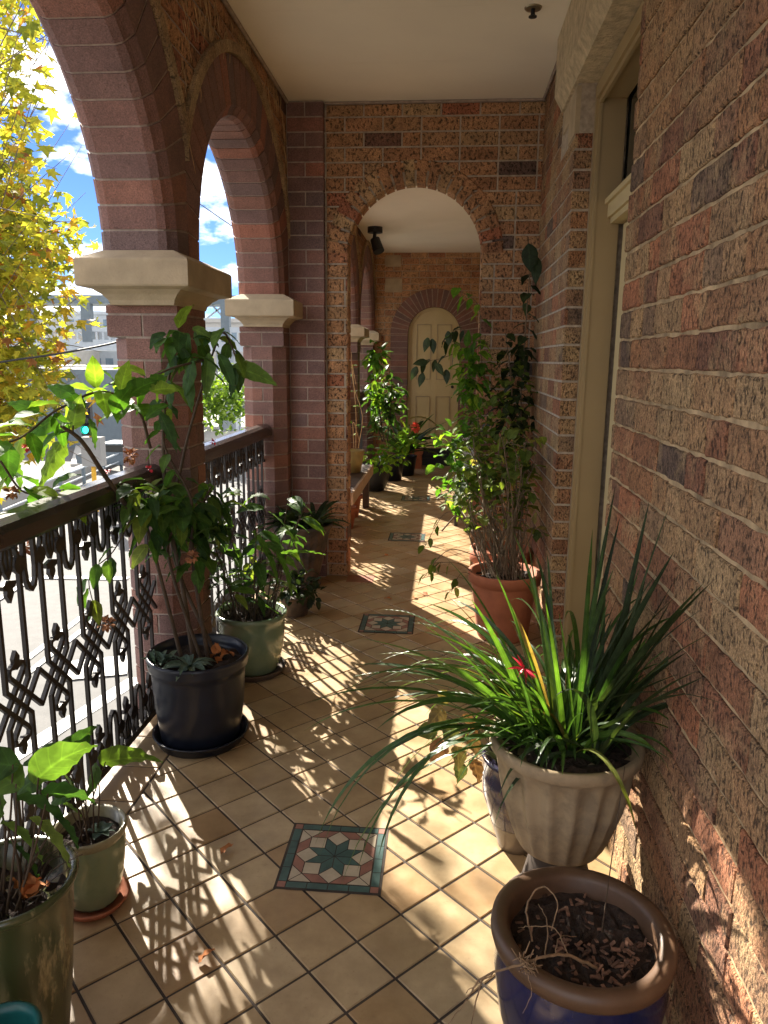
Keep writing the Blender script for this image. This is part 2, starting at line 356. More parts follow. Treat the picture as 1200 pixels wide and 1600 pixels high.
def ring(mb, fr, uc, zs, prof, n, gap, lim=None, mi=0, a0=0., a1=math.pi, j=.007, colf=None):
    """prof: cross-section [(r,w)...] closed polygon; n voussoirs; lim: max |u-uc|"""
    def P(a, q, dr=0):
        r, w_ = q; c, s_ = math.cos(a), math.sin(a)
        if lim and r*abs(c) > lim: r = lim/abs(c)
        return fr(uc+r*c, zs+r*s_, w_)
    rm = prof[0][0]
    for i in range(n):
        b0 = a0+(a1-a0)*i/n; b1 = a0+(a1-a0)*(i+1)/n; ja = j/rm/2
        rows = [[P(b0+ja+(b1-b0-2*ja)*t, q) for q in prof] for t in (0, .5, 1)]
        if lim and min(q[0] for q in prof)*min(abs(math.cos(b0)), abs(math.cos(b1))) > lim: continue
        r = rng.random() if colf is None else colf(i)
        mb.grid(rows, r, mi, True, False); mb.face(rows[0][::-1], r, mi); mb.face(rows[-1], r, mi)
def mortar_ring(mb, fr, uc, zs, prof, lim=None, mi=1, a0=0., a1=math.pi, n=48):
    rows = []
    for i in range(n+1):
        a = a0+(a1-a0)*i/n; row = []
        for (r, w_) in prof:
            if lim and r*abs(math.cos(a)) > lim: r = lim/abs(math.cos(a))
            row.append(fr(uc+r*math.cos(a), zs+r*math.sin(a), w_))
        rows.append(row)
    mb.grid(rows, 0, mi, True, False)

# ------------------------------------------------------------------ the arcade on the left
XI, XO = -1.045, -1.33          # corridor face and street face of the arcade wall
TH = XI-XO
ZC, ZC2 = 3.07, 2.965           # ceilings
SPR, RA, PIT = 1.88, .775, 1.91
NEAR = [(.17, SPR, RA, 0), (2.08, SPR, RA, 0), (3.99, SPR, RA, 0)]
FARR = [(6.10, SPR, RA, 0), (8.0, SPR, RA, 0), (9.88, SPR, RA, 0)]
frL = fr_x(XI, -1)              # w grows towards the street: use w from -.. ; corridor face at w=0
def arcade(name, holes, y0, y1, ztop, label, group=None):
    base = thing(name, (XI, (y0+y1)/2, 0), label, 'arched wall', group)
    mb = MB(); 
    slab(mb, frL, y0, y1, 1.88, ztop, .006, TH-.006, [(c, s, r+.08, 0) for c, s, r, b in holes])
    hb = [(c, s, r+.1, 0) for c, s, r, b in holes]
    brickwork(mb, fr_x(XI, 1), y0, y1, 1.88, ztop, -.02, .0, hb, mi=0, zoff=.03)
    brickwork(mb, fr_x(XO, -1), y0, y1, 1.88, ztop, -.02, .0, hb, mi=0, zoff=.03)
    mb.build('spandrel', [M['cross_brick'], M['dark_mortar']], base)
    for (c, s, r, b) in holes:
        rb = MB(); ch = .05; pr = .006; RO = r+.262
        prof = [(r, ch), (r+.012, ch*.42), (r+.03, .012), (r+ch+.005, -pr), (RO, -pr), (RO, TH+pr), (r+ch, TH+pr), (r+.03, TH-.01), (r+.012, TH-ch*.42), (r, TH-ch)]
        ring(rb, frL, c, s, prof, 28, 0, lim=PIT/2-.002, j=.008)
        mp = inset(prof, .0045)
        mortar_ring(rb, frL, c, s, mp, lim=PIT/2-.004)
        rb.build('arch_ring', [M['plum_brick'], M['dark_mortar']], base)
        lb = MB(); ring(lb, frL, c, s, [(RO+.004, -.022), (RO+.052, -.022), (RO+.052, .02), (RO+.004, .02)], 34, 0, lim=PIT/2-.001, j=.004)
        lb.build('label_moulding', [M['tan_label'], M['dark_mortar']], base)
    return base
arcade('arcade_wall', NEAR, -.8, 5.14, ZC, 'purple and brown brick arcade wall with round arches opening to the street, nearest part')
arcade('arcade_wall', FARR, 5.142, 10.86, ZC2+.05, 'purple and brown brick arcade wall seen beyond the arched cross wall')

def pier(name, ya, yb, z1, label, capital=True, chamf=.075, group=None, x0=XO, x1=XI, ztr=1.56):
    base = thing(name, ((x0+x1)/2, (ya+yb)/2, 0), label, 'brick pier', group)
    mb = MB(); H = .0875; z = 0.; row = 0; j = .009
    def plan(c):
        P = [(x0, ya), (x1, ya), (x1, yb), (x0, yb)]
        if c: 
            s = .7071
            for sx, sy, X, Y in ((1,1,x0,ya), (-1,1,x1,ya), (-1,-1,x1,yb), (1,-1,x0,yb)):
                P = clip(P, (sx*s, sy*s), s*(sx*X+sy*Y)+s*c)
        return P
    while z < z1-.01:
        zt = min(z+H, z1); c = chamf if (z+H/2 < ztr and z+H/2 > .12) else .0; P = plan(c)
        if row % 2: cuts = [('y', ya+(yb-ya)*.5)] if (yb-ya) > .3 else []
        else: cuts = [('x', x0+(x1-x0)*.5)] 
        if yb-ya > .45: cuts = [('y', ya+(yb-ya)*(.33 if row % 2 else .5)), ('y', ya+(yb-ya)*.8), ('x', x0+(x1-x0)*.5)] if row % 2 else [('y', ya+(yb-ya)*.5)]
        cells = [P]
        for ax, v in cuts:
            n = (1, 0) if ax == 'x' else (0, 1); nx = []
            for Q in cells:
                a = clip(Q, n, v+j/2); b = clip(Q, (-n[0], -n[1]), -(v-j/2))
                nx += [q for q in (a, b) if len(q) >= 3]
            cells = nx
        for Q in cells:
            r = rng.random(); Qi = inset(Q, .002); mid = inset(Q, .0)
            if not Qi: continue
            A = sum(Q[i][0]*Q[(i+1) % len(Q)][1]-Q[(i+1) % len(Q)][0]*Q[i][1] for i in range(len(Q)))
            if A < 0: Q = Q[::-1]
            za, zb = z+j/2, zt-j/2
            rows = [[(*q, za) for q in Q], [(*q, zb) for q in Q]]
            mb.grid(rows, r, 0, True, False); mb.face([(*q, zb) for q in Q], r, 0); mb.face([(*q, za) for q in Q][::-1], r, 0)
        Qm = inset(P, .005); mb.grid([[(*q, z) for q in Qm], [(*q, zt) for q in Qm]], 0, 1, True, False)
        z += H; row += 1
    mb.build('shaft', [M['plum_brick'], M['dark_mortar']], base)
    if capital:
        cb = MB(); xa, xb = x0-.05, x1+.095; yc, yd = ya-.135, yb+.09
        def rect(o, z): return [(xa+o, yc+o, z), (xb-o, yc+o, z), (xb-o, yd-o, z), (xa+o, yd-o, z)]
        rows = [rect(.09, z1-.005), rect(.085, z1+.012), rect(.068, z1+.032), rect(.05, z1+.044), rect(.046, z1+.048), rect(.004, z1+.056), rect(.0, z1+.062), rect(0., z1+.150), rect(.005, z1+.156), rect(.08, z1+.192)]
        cb.grid(rows, 0, 0, True, False); cb.face(rows[-1]); cb.face(rows[0][::-1])
        cb.build('capital', M['sandstone'], base)
    return base
pier('brick_pier', -.96, -.60, 1.70, 'purple brick pier behind the viewer end of the arcade')
pier('brick_pier', .955, 1.30, 1.70, 'purple brick pier before the nearest stretch of railing')
pier('brick_pier', 2.885, 3.225, 1.70, 'nearest purple brick pier with pale stone capital behind the navy pot')
pier('brick_pier', 4.785, 5.135, 1.70, 'second purple brick pier with stone capital, at the end of the far railing panel')
pier('brick_pier', 6.9, 7.22, 1.70, 'purple brick pier in the far bay, hidden by the cross wall')
pier('brick_pier', 8.77, 9.11, 1.70, 'purple brick pier in the far bay above the bench')
pier('brick_pier', 10.62, 10.86, 1.70, 'purple brick pier in the far corner left of the cream door')

# pilaster on the cross wall
pb = thing('brick_pilaster', (-.93, 4.97, 0), 'narrow dark plum brick pilaster running up to the ceiling left of the inner arch', 'pilaster')
mb = MB(); mb.box((XI+.003, 4.958, 0), (-.812, 5.0, ZC-.004), 0, 1)
z = 0; row = 0
while z < ZC-.02:
    zt = min(z+.0875, ZC-.003); cuts = [XI+.004, -.806] if row % 2 else [XI+.004, -.925, -.806]
    for a, b in zip(cuts[:-1], cuts[1:]):
        prism(mb, [(a+.004, z+.0045), (b-(.004 if b < -.81 else 0), z+.0045), (b-(.004 if b < -.81 else 0), zt-.0045), (a+.004, zt-.0045)], fr_y(4.96, -1), -.038, .006, rng.random(), 0, .002)
    z += .0875; row += 1
mb.build('pilaster_brickwork', [M['plum_brick'], M['dark_mortar']], pb)

# ------------------------------------------------------------------ cross wall with the inner arch
YW, YW2 = 4.998, 5.135
cw = thing('cross_wall', (-.2, 5.06, 0), 'rough brown brick cross wall with a round headed archway through it', 'wall')
mb = MB(); hole = [(-.228, 2.165, .432, 0)]
frc = fr_y(YW, 1)
slab(mb, frc, -1.05, .60, 0, ZC, .006, YW2-YW-.006, [(-.228, 2.165, .44, 0)])
hb = [(-.228, 2.165, .432+.07, 0)]
def hb_clip(P): return arch_clip(P, [(-.228, 2.165, .50, 2.165), (-.228, 2.165, .432, 0)])
for (Yf, s) in ((YW, -1), (YW2, 1)):
    z = 0.; row = 0; H = .0877
    while z < ZC-.02:
        u = -.80-(.12 if row % 2 else 0) if s < 0 else -1.05-(.12 if row % 2 else 0)
        while u < .60:
            l = .241 if rng.random() > .15 else .1205
            P = [(u+.0055, z+.0055), (u+l-.0055, z+.0055), (u+l-.0055, min(z+H, ZC-.012)-.0055), (u+.0055, min(z+H, ZC-.012)-.0055)]
            P = clip(clip(P, (1, 0), -.80 if s < 0 else -1.05), (-1, 0), -.60)
            if len(P) >= 3:
                zc = z+H/2
                ho = [(-.228, 2.165, .50, 9)] if zc > 2.165 else [(-.228, 2.165, .434, 0)]
                if zc > 2.165: pieces = arch_clip(P, [(-.228, 2.165, .50, 0)])
                else:
                    pieces = [q for q in (clip(P, (-1, 0), -(-.228-.434)), clip(P, (1, 0), -.228+.434)) if len(q) >= 3 and area(q) > 1e-4]
                    if max(p[0] for p in P) < -.662 or min(p[0] for p in P) > .206: pieces = [P]
                r = rng.random()
                for Q in pieces: prism(mb, Q, fr_y(Yf, s), -.02, rng.uniform(-.002, .002), r, 0, .003)
            u += l
        z += H; row += 1
# jamb reveals
for X, s in ((-.66, 1), (.204, -1)):
    z = 0.
    while z < 2.16:
        prism(mb, [(YW+.004, z+.0055), (YW2-.004, z+.0055), (YW2-.004, z+.0822), (YW+.004, z+.0977)], fr_x(X, s), -.006, .004, rng.random(), 0, .002); z += .0877
fr2 = fr_y(YW, 1); r0 = .430
ring(mb, fr2, -.228, 2.165, [(r0, .0), (r0+.006, -.008), (r0+.128, -.008), (r0+.136, -.003), (r0+.136, YW2-YW+.004), (r0, YW2-YW+.003)], 20, 0, j=.013)
mb.build('wall_brickwork', [M['cross_brick'], M['mortar']], cw)

# ------------------------------------------------------------------ right wall
XR, XN = .556, .545
YD0, YD1 = 2.49, 3.735
rw = thing('house_wall', (.6, 3, 0), 'rough pitted multicoloured brick house wall along the right of the passage', 'wall')
mb = MB(); mb.box((XN+.0065, -1.4, 0), (XN+.30, YD0-.004, ZC), 0, 1)
brickwork(mb, fr_x(XN, -1), -1.4, YD0-.003, 0, ZC-.005, -.015, .0, L=.241, H=.0877, j=.009, jv=.003, k=.004, jit=.0028, wj=.003, header=.3, zoff=.012)
mb.build('near_brickwork', [M['rock_brick'], M['rough_mortar']], rw)
mb = MB(); mb.box((XR+.005, YD1+.003, 0), (XR+.33, 10.95, ZC), 0, 1)
brickwork(mb, fr_x(XR, -1), YD1+.0, 4.998, 0, 2.51, -.015, .0, L=.241, H=.0877, j=.011, k=.003, header=.25)
brickwork(mb, fr_x(XR, -1), 4.20, 4.998, 2.51, ZC-.004, -.015, .0, L=.241, H=.0877, j=.011, k=.003, header=.25, zoff=.0)
brickwork(mb, fr_x(XR, -1), 5.14, 10.9, 0, ZC2, -.015, .0, L=.241, H=.0877, j=.011, k=.003, header=.25)
z = 0.; row = 0
while z < 2.51:
    zt = min(z+.0877, 2.53)
    prism(mb, [(XR+.003, z+.0055), (.638, z+.0055), (.638, zt-.0055), (XR+.003, zt-.0055)], fr_y(YD1, -1), -.006, rng.uniform(-.001, .001), rng.random(), 0, .003); z += .0877
mb.build('far_brickwork', [M['rock_brick'], M['mortar']], rw)
mb = MB(); mb.box((XR+.012, YD1+.004, 2.535), (.638, YD1+.2, 2.715)); mb.box((XR-.002, YD1+.002, 2.52), (XR+.02, 3.93, 2.725)); mb.box((XR-.002, 3.94, 2.62), (XR+.02, 4.12, 2.725))
mb.build('quoin_stone', M['sandstone'], rw)
mb = MB()   # rock-faced lintel with chamfered underside
rows = []
for y in (1.9, 2.3, 2.7, 3.1, 3.6, 4.14, 4.18):
    o = -.0 if y < 4.17 else .03
    rows.append([(XR-.05+o, y, ZC-.002), (XR-.05+o, y, 2.80+(.0)), (XR-.012+o, y, 2.735), (XR+.30, y, 2.735), (XR+.30, y, ZC-.002)])
mb.grid(rows, 0, 0, True, False); mb.face(rows[0]); mb.face(rows[-1][::-1])
mb.build('stone_lintel', M['rough_stone'], rw)

# door set in the recess
dr = thing('side_door', (.72, 3.35, 0), 'olive painted timber door frame and fanlight recessed in the right brick wall', 'door')
mb = MB(); mb.box((.64, YD1-.03, 0), (.775, YD1+.02, 2.72)); mb.box((.64, YD0+.0, 2.66), (.775, YD1-.03, 2.722)); mb.box((.64, YD0-.0, 0), (.775, YD0+.04, 2.66))
mb.box((.653, YD1-.038, 0), (.667, YD1-.028, 2.67)); mb.box((.653, YD0+.04, 2.638), (.667, YD1-.036, 2.662))
mb.build('door_frame', M['timber_paint'], dr)
mb = MB()
for (xa, za, zb) in ((.72, 2.15, 2.21), (.705, 2.21, 2.232), (.735, 2.125, 2.15)): mb.box((xa, YD0+.04, za), (.80, YD1-.03, zb))
mb.build('transom', M['cream_paint'], dr)
mb = MB(); mb.box((.785, YD0+.04, 2.232), (.793, YD1-.02, 2.70)); mb.build('fanlight_glass', M['dark_glass'], dr)
mb = MB(); mb.box((.787, YD0+.04, .02), (.82, YD1-.075, 2.115)); 
for za, zb in ((.2, 1.0), (1.15, 2.0)):
    mb.box((.778, YD0+.18, za), (.789, YD0+.5, zb)); 
mb.build('door_leaf', M['cream_paint'], dr)
mb = MB(); mb.box((.845, YD0-.1, 0), (.87, YD1+.1, 2.8)); mb.build('shade_backing', M['black'], dr)  # added black sheet, stands in for the shade behind the door gap

# ------------------------------------------------------------------ far wall and cream door
YF = 10.86
fw = thing('end_wall', (-.2, YF, 0), 'orange brown brick end wall with purple arched door surround', 'wall')
mb = MB(); DX, DZ, DR = -.195, 1.862, .372
slab(mb, fr_y(YF, 1), XI-.1, XR+.1, 0, ZC2+.05, .006, .3, [(DX, DZ, DR+.01, 0)])
z = 0.; row = 0
while z < ZC2:
    u = XI-.1-(.12 if row % 2 else 0)
    while u < XR+.1:
        P = [(u+.005, z+.005), (u+.236, z+.005), (u+.236, z+.0827), (u+.005, z+.0827)]
        zc = z+.05
        if zc > DZ: pcs = arch_clip(P, [(DX, DZ, DR+.12, 0)])
        else: pcs = [q for q in (clip(P, (-1, 0), -(DX-DR-.12)), clip(P, (1, 0), DX+DR+.12)) if len(q) >= 3 and area(q) > 1e-4] if not (u+.241 < DX-DR-.12 or u > DX+DR+.12) else [P]
        for Q in pcs: prism(mb, Q, fr_y(YF, -1), -.02, 0, rng.random(), 0, .003)
        u += .241
    z += .0877; row += 1
mb.build('wall_brickwork', [M['far_brick'], M['mortar']], fw)
mb = MB(); RO = DR+.25
ring(mb, fr_y(YF, -1), DX, DZ, [(DR, .01), (RO, .01), (RO, -.05), (DR, -.28)], 23, 0, j=.009)
mortar_ring(mb, fr_y(YF, -1), DX, DZ, [(DR+.006, .004), (RO-.003, .004), (RO-.003, -.04), (DR+.006, -.27)])
z = 0
while z < DZ:
    for a, b in ((DX-RO, DX-DR), (DX+DR, DX+RO)): mb.box((a+.003, YF-.010, z+.004), (b-.003, YF+.2, min(z+.0827, DZ-.002)), rng.random(), 0)
    z += .0877
for a, b in ((DX-RO+.005, DX-DR-.005), (DX+DR+.005, DX+RO-.005)): mb.box((a, YF-.004, 0), (b, YF+.19, DZ), 0, 1)
mb.build('door_surround', [M['plum_brick'], M['dark_mortar']], fw)
mb = MB(); mb.box((-1.0, YF-.012, 2.66), (-.55, YF+.05, 2.86)); mb.box((-.86, YF-.0125, 2.86), (-.62, YF+.05, 2.94)); mb.box((-.93, YF-.013, 2.40), (-.66, YF+.05, 2.60))
mb = MB(); mb.box((-.90, YF-.012, 2.775), (-.68, YF+.05, 2.93)); mb.box((-.90, YF-.012, 2.43), (-.66, YF+.05, 2.62))
mb.build('quoin_stone', M['sandstone'], fw)
fd = thing('arched_door', (DX, YF+.12, .24), 'cream panelled door with a round head at the far end of the passage', 'door')
mb = MB(); n = 24
def arch_outline(r, zb, zs=DZ): return [(DX+r, zb)]+[(DX+r*math.cos(math.pi*i/n), zs+r*math.sin(math.pi*i/n)) for i in range(n+1)]+[(DX-r, zb)]
A = arch_outline(DR-.002, .25); B = arch_outline(DR-.035, .25)
for i in range(len(A)-1):
    mb.face([(A[i][0], YF+.06, A[i][1]), (A[i+1][0], YF+.06, A[i+1][1]), (B[i+1][0], YF+.06, B[i+1][1]), (B[i][0], YF+.06, B[i][1])])
    mb.face([(B[i][0], YF+.06, B[i][1]), (B[i+1][0], YF+.06, B[i+1][1]), (B[i+1][0], YF+.1, B[i+1][1]), (B[i][0], YF+.1, B[i][1])])
mb.build('door_frame', M['cream_paint'], fd)
mb = MB(); O = arch_outline(DR-.03, .255); mb.face([(x, YF+.098, z) for x, z in O])
mb.build('door_leaf', M['cream_paint'], fd)
mb = MB()
def frame2(x0, x1, z0, z1):
    for a, b, c, d in ((x0, x1, z0, z0+.012), (x0, x1, z1-.012, z1), (x0, x0+.012, z0+.012, z1-.012), (x1-.012, x1, z0+.012, z1-.012)): mb.box((a, YF+.084, c), (b, YF+.098, d))
for x0, x1 in ((DX-.25, DX-.04), (DX+.04, DX+.25)): frame2(x0, x1, .42, .98); frame2(x0, x1, 1.22, 2.0)
mb.build('door_panel_moulding', M['sandstone'], fd)
mb = MB(); mb.tube([(DX+.28, YF+.09, 1.12), (DX+.28, YF+.05, 1.12)], .022, n=10); mb.build('door_knob', M['black'], fd)
mb = MB(); mb.box((DX-DR-.1, YF+.11, 0), (DX+DR+.1, YF+.3, DZ+DR+.1)); mb.build('light_leak_block', M['black'], fd)  # added unseen box, stops light leaking in past the door frame
st = MB(); st.box((DX-.62, YF-.18, 0), (DX+.62, YF+.2, .10)); st.box((DX-DR, YF-.02, .10), (DX+DR, YF+.3, .235))
st.box((DX-DR, YF-.03, .235), (DX+DR, YF+.2, .25), mi=1)
o = st.build('door_step', [M['black'], M['cream_paint']]); tag(o, 'dark step with a pale sill under the cream arched door', 'step')

# ------------------------------------------------------------------ ceilings
mb = MB(); y = -1.2; 
while y < 5.0: 
    y1 = min(y+.62, 5.0); mb.box((XO, y+.0005, ZC), (XN+.2, y1-.0005, ZC+.05)); y = y1
mb.box((XO-.1, -1.3, ZC+.03), (XN+.4, 5.2, ZC+.25))
mb.box((XO, 5.13, ZC2), (XR+.2, 11, ZC2+.29))
o = mb.build('ceiling', M['ceiling']); tag(o, kind='structure')
mb = MB(); mb.tube([(XI+.012, -1, ZC-.008), (XI+.012, 5, ZC-.008)], .012, n=5); mb.tube([(XR-.01, 4.28, ZC-.008), (XR-.01, 5, ZC-.008)], .01, n=5); mb.box((-.8, 4.985, ZC-.016), (XR, 4.999, ZC-.002))
mb.build('cornice_bead', M['dark_mortar'], o)

# ------------------------------------------------------------------ floor
mb = MB(); mb.box((-1.225, -1.4, -.25), (.9, 11.0, -.004), 0, 1); mb.box((XO, -.97, -.25), (-1.225, -.6, -.004), 0, 1)
for a, b in ((.955, 1.30), (2.885, 3.225), (4.785, 5.3), (6.9, 7.22), (8.77, 9.11), (10.62, 11)): mb.box((XO-.02, a-.02, -.25), (-1.225, b+.02, -.005), 0, 1)
MX = -.305; MS = .306; MY = [2.0, 4.064, 6.22, 8.05]
YREF = MY[0]; PD = .2180
def tile_poly(P, rnd, mi=0):
    P = inset(P, .0035)
    if len(P) < 3 or area(P) < 1e-4: return
    Q = inset(P, .002)
    if len(Q) < 3: return
    mb.face([(x, y, -.0005) for x, y in Q], rnd, mi)
    if len(Q) == len(P): mb.grid([[(x, y, -.004) for x, y in P], [(x, y, -.0005) for x, y in Q]], rnd, mi, True, False)
XB = -1.03
for i in range(-60, 80):
    for k in range(-60, 80):
        cx = MX+(i-k)*PD/2+PD/2; cyy = YREF+(i+k)*PD/2
        if not (XB-.12 < cx < .75 and -1.4 < cyy < 11) or (cx > .75): continue
        h = PD/2; P = [(cx+h, cyy), (cx, cyy+h), (cx-h, cyy), (cx, cyy-h)]
        P = clip(clip(P, (1, 0), XB), (-1, 0), -.80)
        if len(P) < 3: continue
        pieces = [P]
        for Q in pieces: tile_poly(Q, rng.random())
y = -1.3
while y < 11: tile_poly([(-1.21, y), (XB, y), (XB, y+.22), (-1.21, y+.22)], rng.random()); y += .22
fl = mb.build('floor', [M['tile'], M['grout']]); tag(fl, kind='structure')
m_teal = plain('mosaic_teal', (.045,.095,.085), .4, .3, 20); m_cream = plain('mosaic_cream', (.46,.38,.27), .45, .15, 20); m_pink = plain('mosaic_pink', (.27,.12,.085), .45, .25, 20)
mo = MB(); hs = MS/2-.004; bw = .026; h_ = hs-bw-.002
HM = MS/2+.003; mo.face([(-HM, -HM, 0), (HM, -HM, 0), (HM, HM, 0), (-HM, HM, 0)], 0, 3)
def mp_(P, mi):
    P = inset(P, .0013)
    if len(P) >= 3: mo.face([(x, y, .0016) for x, y in P], rng.random(), mi)
for s in (1, -1):
    for k in range(4):
        a = -hs+bw+(2*hs-2*bw)*k/4; b = -hs+bw+(2*hs-2*bw)*(k+1)/4; lo, hi = sorted((s*hs, s*(hs-bw)))
        mp_([(a, lo), (b, lo), (b, hi), (a, hi)], 0); mp_([(lo, a), (hi, a), (hi, b), (lo, b)], 0)
    for t in (1, -1):
        lo, hi = sorted((s*hs, s*(hs-bw))); l2, h2 = sorted((t*hs, t*(hs-bw))); mp_([(lo, l2), (hi, l2), (hi, h2), (lo, h2)], 2)
a_ = h_/2.4142
e = lambda d, r: (r*math.cos(R(d)), r*math.sin(R(d)))
for k in range(8):
    d = 45*k
    mp_([(0, 0), e(d, a_), e(d+22.5, 1.8478*a_), e(d+45, a_)], 0)
    mp_([e(d, a_), e(d+22.5, 1.8478*a_), e(d, 2.4142*a_), e(d-22.5, 1.8478*a_)], 1)
for q in range(4):
    def rot(p): 
        c, s = [(1,0),(0,1),(-1,0),(0,-1)][q]; return (p[0]*c-p[1]*s, p[0]*s+p[1]*c)
    for sgn in (1, -1):
        T = (h_*.7071, sgn*h_*.2929); O0 = (h_, 0); Oc = (h_*.7071, sgn*h_*.7071); K = (h_, sgn*h_*.4142)
        mp_([rot(p) for p in (T, O0, K, Oc)], 2); mp_([rot(p) for p in (Oc, K, (h_, sgn*h_))], 1)
m0 = mo.build('mosaic_inset', [m_teal, m_cream, m_pink, M['grout']], fl); m0.location = (MX, MY[0], .0006)
for y in MY[1:]:
    c = m0.copy(); col.objects.link(c); c.parent = fl; c.location = (MX, y, .0006)
mb = MB(); mb.box((-.655, 4.86, -.01), (-.47, 5.02, .0015)); mb.build('threshold_tile', M['red_tile'], fl)

# ------------------------------------------------------------------ balustrades
XB_ = -1.19
def rail_module():
    mb = MB(); n = (1, 0, 0); t = .0135; zc = .53; q = .056
    def B(p0, p1, w=t, h=.012, ext=.004): mb.bar((0, p0[0], p0[1]), (0, p1[0], p1[1]), w, h, n, ext=ext)
    def path(pts, w=t, h=.012):
        for a, b in zip(pts[:-1], pts[1:]): B(a, b, w, h)
    for s in (1, -1):
        B((s*q, .90), (s*q, zc+.056)); B((s*q, .16), (s*q, zc-.056))
        for o in (0,):
            B((-s*q, zc+.056), (s*q, zc-.056), ext=.003)
        # outer strands: loop end -> diamond corner
        for v in (1, -1):
            B((-s*.028, zc+v*.084), (s*.11175, zc+v*.084-v*.1398), ext=.003) 
    # scroll loops meeting at the finials
    for v in (1, -1):
        for s in (1, -1):
            path([(s*.028, zc+v*.084), (s*.037, zc+v*.098), (s*.033, zc+v*.113), (s*.018, zc+v*.118), (0, zc+v*.108)], .010)
        fin(mb, 0, zc+v*.104, v, .058, .056)
    # top and bottom ornament bands
    for v in (1, -1):
        z0 = zc+v*.372
        for s in (1, -1):
            C = [(s*q+.019*math.cos(a*math.pi/5), z0+v*.022+.019*math.sin(a*math.pi/5)) for a in range(11)]; path(C, .014)
            C = [(s*q+.007*math.cos(a*math.pi/3), z0+v*.022+.007*math.sin(a*math.pi/3)) for a in range(7)]; path(C, .010)
            # half of the U loop (shared with the neighbour)
            U = [(s*.086, z0+v*.095), (s*.084, z0+v*.0), (s*.088, z0-v*.035), (s*.097, z0-v*.057), (s*.1118, z0-v*.066)]; path(U, .0145)
            path([(s*.014, z0+v*.09), (s*.022, z0+v*.055), (s*.014, z0+v*.02), (0, z0)], .010)
            path([(s*q, z0+v*.04), (s*.045, z0+v*.07), (s*q, z0+v*.095)], .010)
        fin(mb, 0, z0-v*.008, -v, .066, .066)
        B((0, z0), (0, z0+v*.095), .010)
    return mb
def fin(mb, y, z, v, w, h):
    P = [(0, 0), (.5, .12), (.42, .34), (.22, .40), (.26, .62), (0, 1)]; pts = [(y+a*w, z+v*b*h) for a, b in P]+[(y-a*w, z+v*b*h) for a, b in P[-2:0:-1]]
    for X in (-.006, .006): mb.face([(X, p[0], p[1]) for p in pts])
    mb.grid([[(-.006, p[0], p[1]) for p in pts], [(.006, p[0], p[1]) for p in pts]], 0, 0, True, False)
mod_mesh = None
def balustrade(yc, n, ya, yb, label):
    global mod_mesh
    t = thing('balustrade', (XB_, yc, 0), label, 'railing', 'cast iron balustrade panels between the brick piers')
    mb = MB()
    prof = [(-1.245, 1.0), (-1.14, 1.0), (-1.130, 1.012), (-1.130, 1.048), (-1.142, 1.066), (-1.165, 1.078), (-1.21, 1.078), (-1.238, 1.066), (-1.25, 1.048), (-1.25, 1.012)]
    mb.grid([[(x, ya, z) for x, z in prof], [(x, yb, z) for x, z in prof]], 0, 0, True, False); mb.face([(x, ya, z) for x, z in prof]); mb.face([(x, yb, z) for x, z in prof][::-1])
    mb.build('handrail', M['rail_wood'], t)
    mb = MB(); mb.box((XB_-.014, ya, .035), (XB_+.014, yb, .062)); mb.build('bottom_rail', M['iron'], t); mb = MB(); mb.box((XB_-.010, ya, .985), (XB_+.010, yb, 1.0)); mb.build('top_channel', M['iron'], t)
    for k in range(n):
        if mod_mesh is None:
            o = rail_module().build('cast_iron_panel', M['iron']); mod_mesh = o.data
        else: o = bpy.data.objects.new('cast_iron_panel', mod_mesh); col.objects.link(o)
        o.parent = t; o.location = (0, (k-(n-1)/2)*.2235, 0)
balustrade(2.09, 7, 1.30, 2.885, 'nearest cast iron balustrade with lattice and dark wooden handrail')
balustrade(4.0, 7, 3.225, 4.785, 'second cast iron balustrade panel, between the two stone capped piers')
balustrade(.18, 6, -.6, .955, 'cast iron balustrade panel beside the viewer, before the first pier')
balustrade(6.1, 7, 5.14, 6.9, 'cast iron balustrade panel just beyond the cross wall')
balustrade(8.0, 7, 7.22, 8.77, 'cast iron balustrade panel behind the bench in the far bay')
balustrade(9.87, 7, 9.11, 10.62, 'farthest cast iron balustrade panel next to the end wall')
#==PART2==
# ------------------------------------------------------------------ plant helpers
V = Vector
def rv(a): return V((rng.uniform(-a, a), rng.uniform(-a, a), rng.uniform(-a, a)))
def curve(pts, n=8):
    pts = [V(p) for p in pts]; P = [pts[0]*2-pts[1]]+pts+[pts[-1]*2-pts[-2]]; out = []
    for i in range(1, len(P)-2):
        for k in range(n):
            t = k/n; a, b, c, d = P[i-1], P[i], P[i+1], P[i+2]
            out.append(.5*((2*b)+(c-a)*t+(2*a-5*b+4*c-d)*t*t+(3*b-a-3*c+d)*t**3))
    return out+[pts[-1]]
PROF = {
 'ovate': [(0,.0),(.07,.42),(.2,.82),(.38,1),(.58,.88),(.76,.56),(.9,.24),(1,0)],
 'heart': [(-.10,.42),(.0,.80),(.15,1),(.38,.93),(.6,.66),(.82,.28),(1,0)],
 'wing': [(-.12,.25),(.0,.62),(.14,.95),(.32,1),(.55,.80),(.78,.42),(.92,.16),(1,0)],
 'lance': [(0,.12),(.15,.6),(.35,1),(.6,.85),(.8,.5),(1,0)],
 'strap': [(0,.55),(.12,.8),(.3,1),(.5,.96),(.7,.75),(.88,.4),(1,.02)],
 'blade': [(0,.9),(.2,1),(.4,.95),(.6,.85),(.8,.6),(.92,.3),(1,.02)],
}
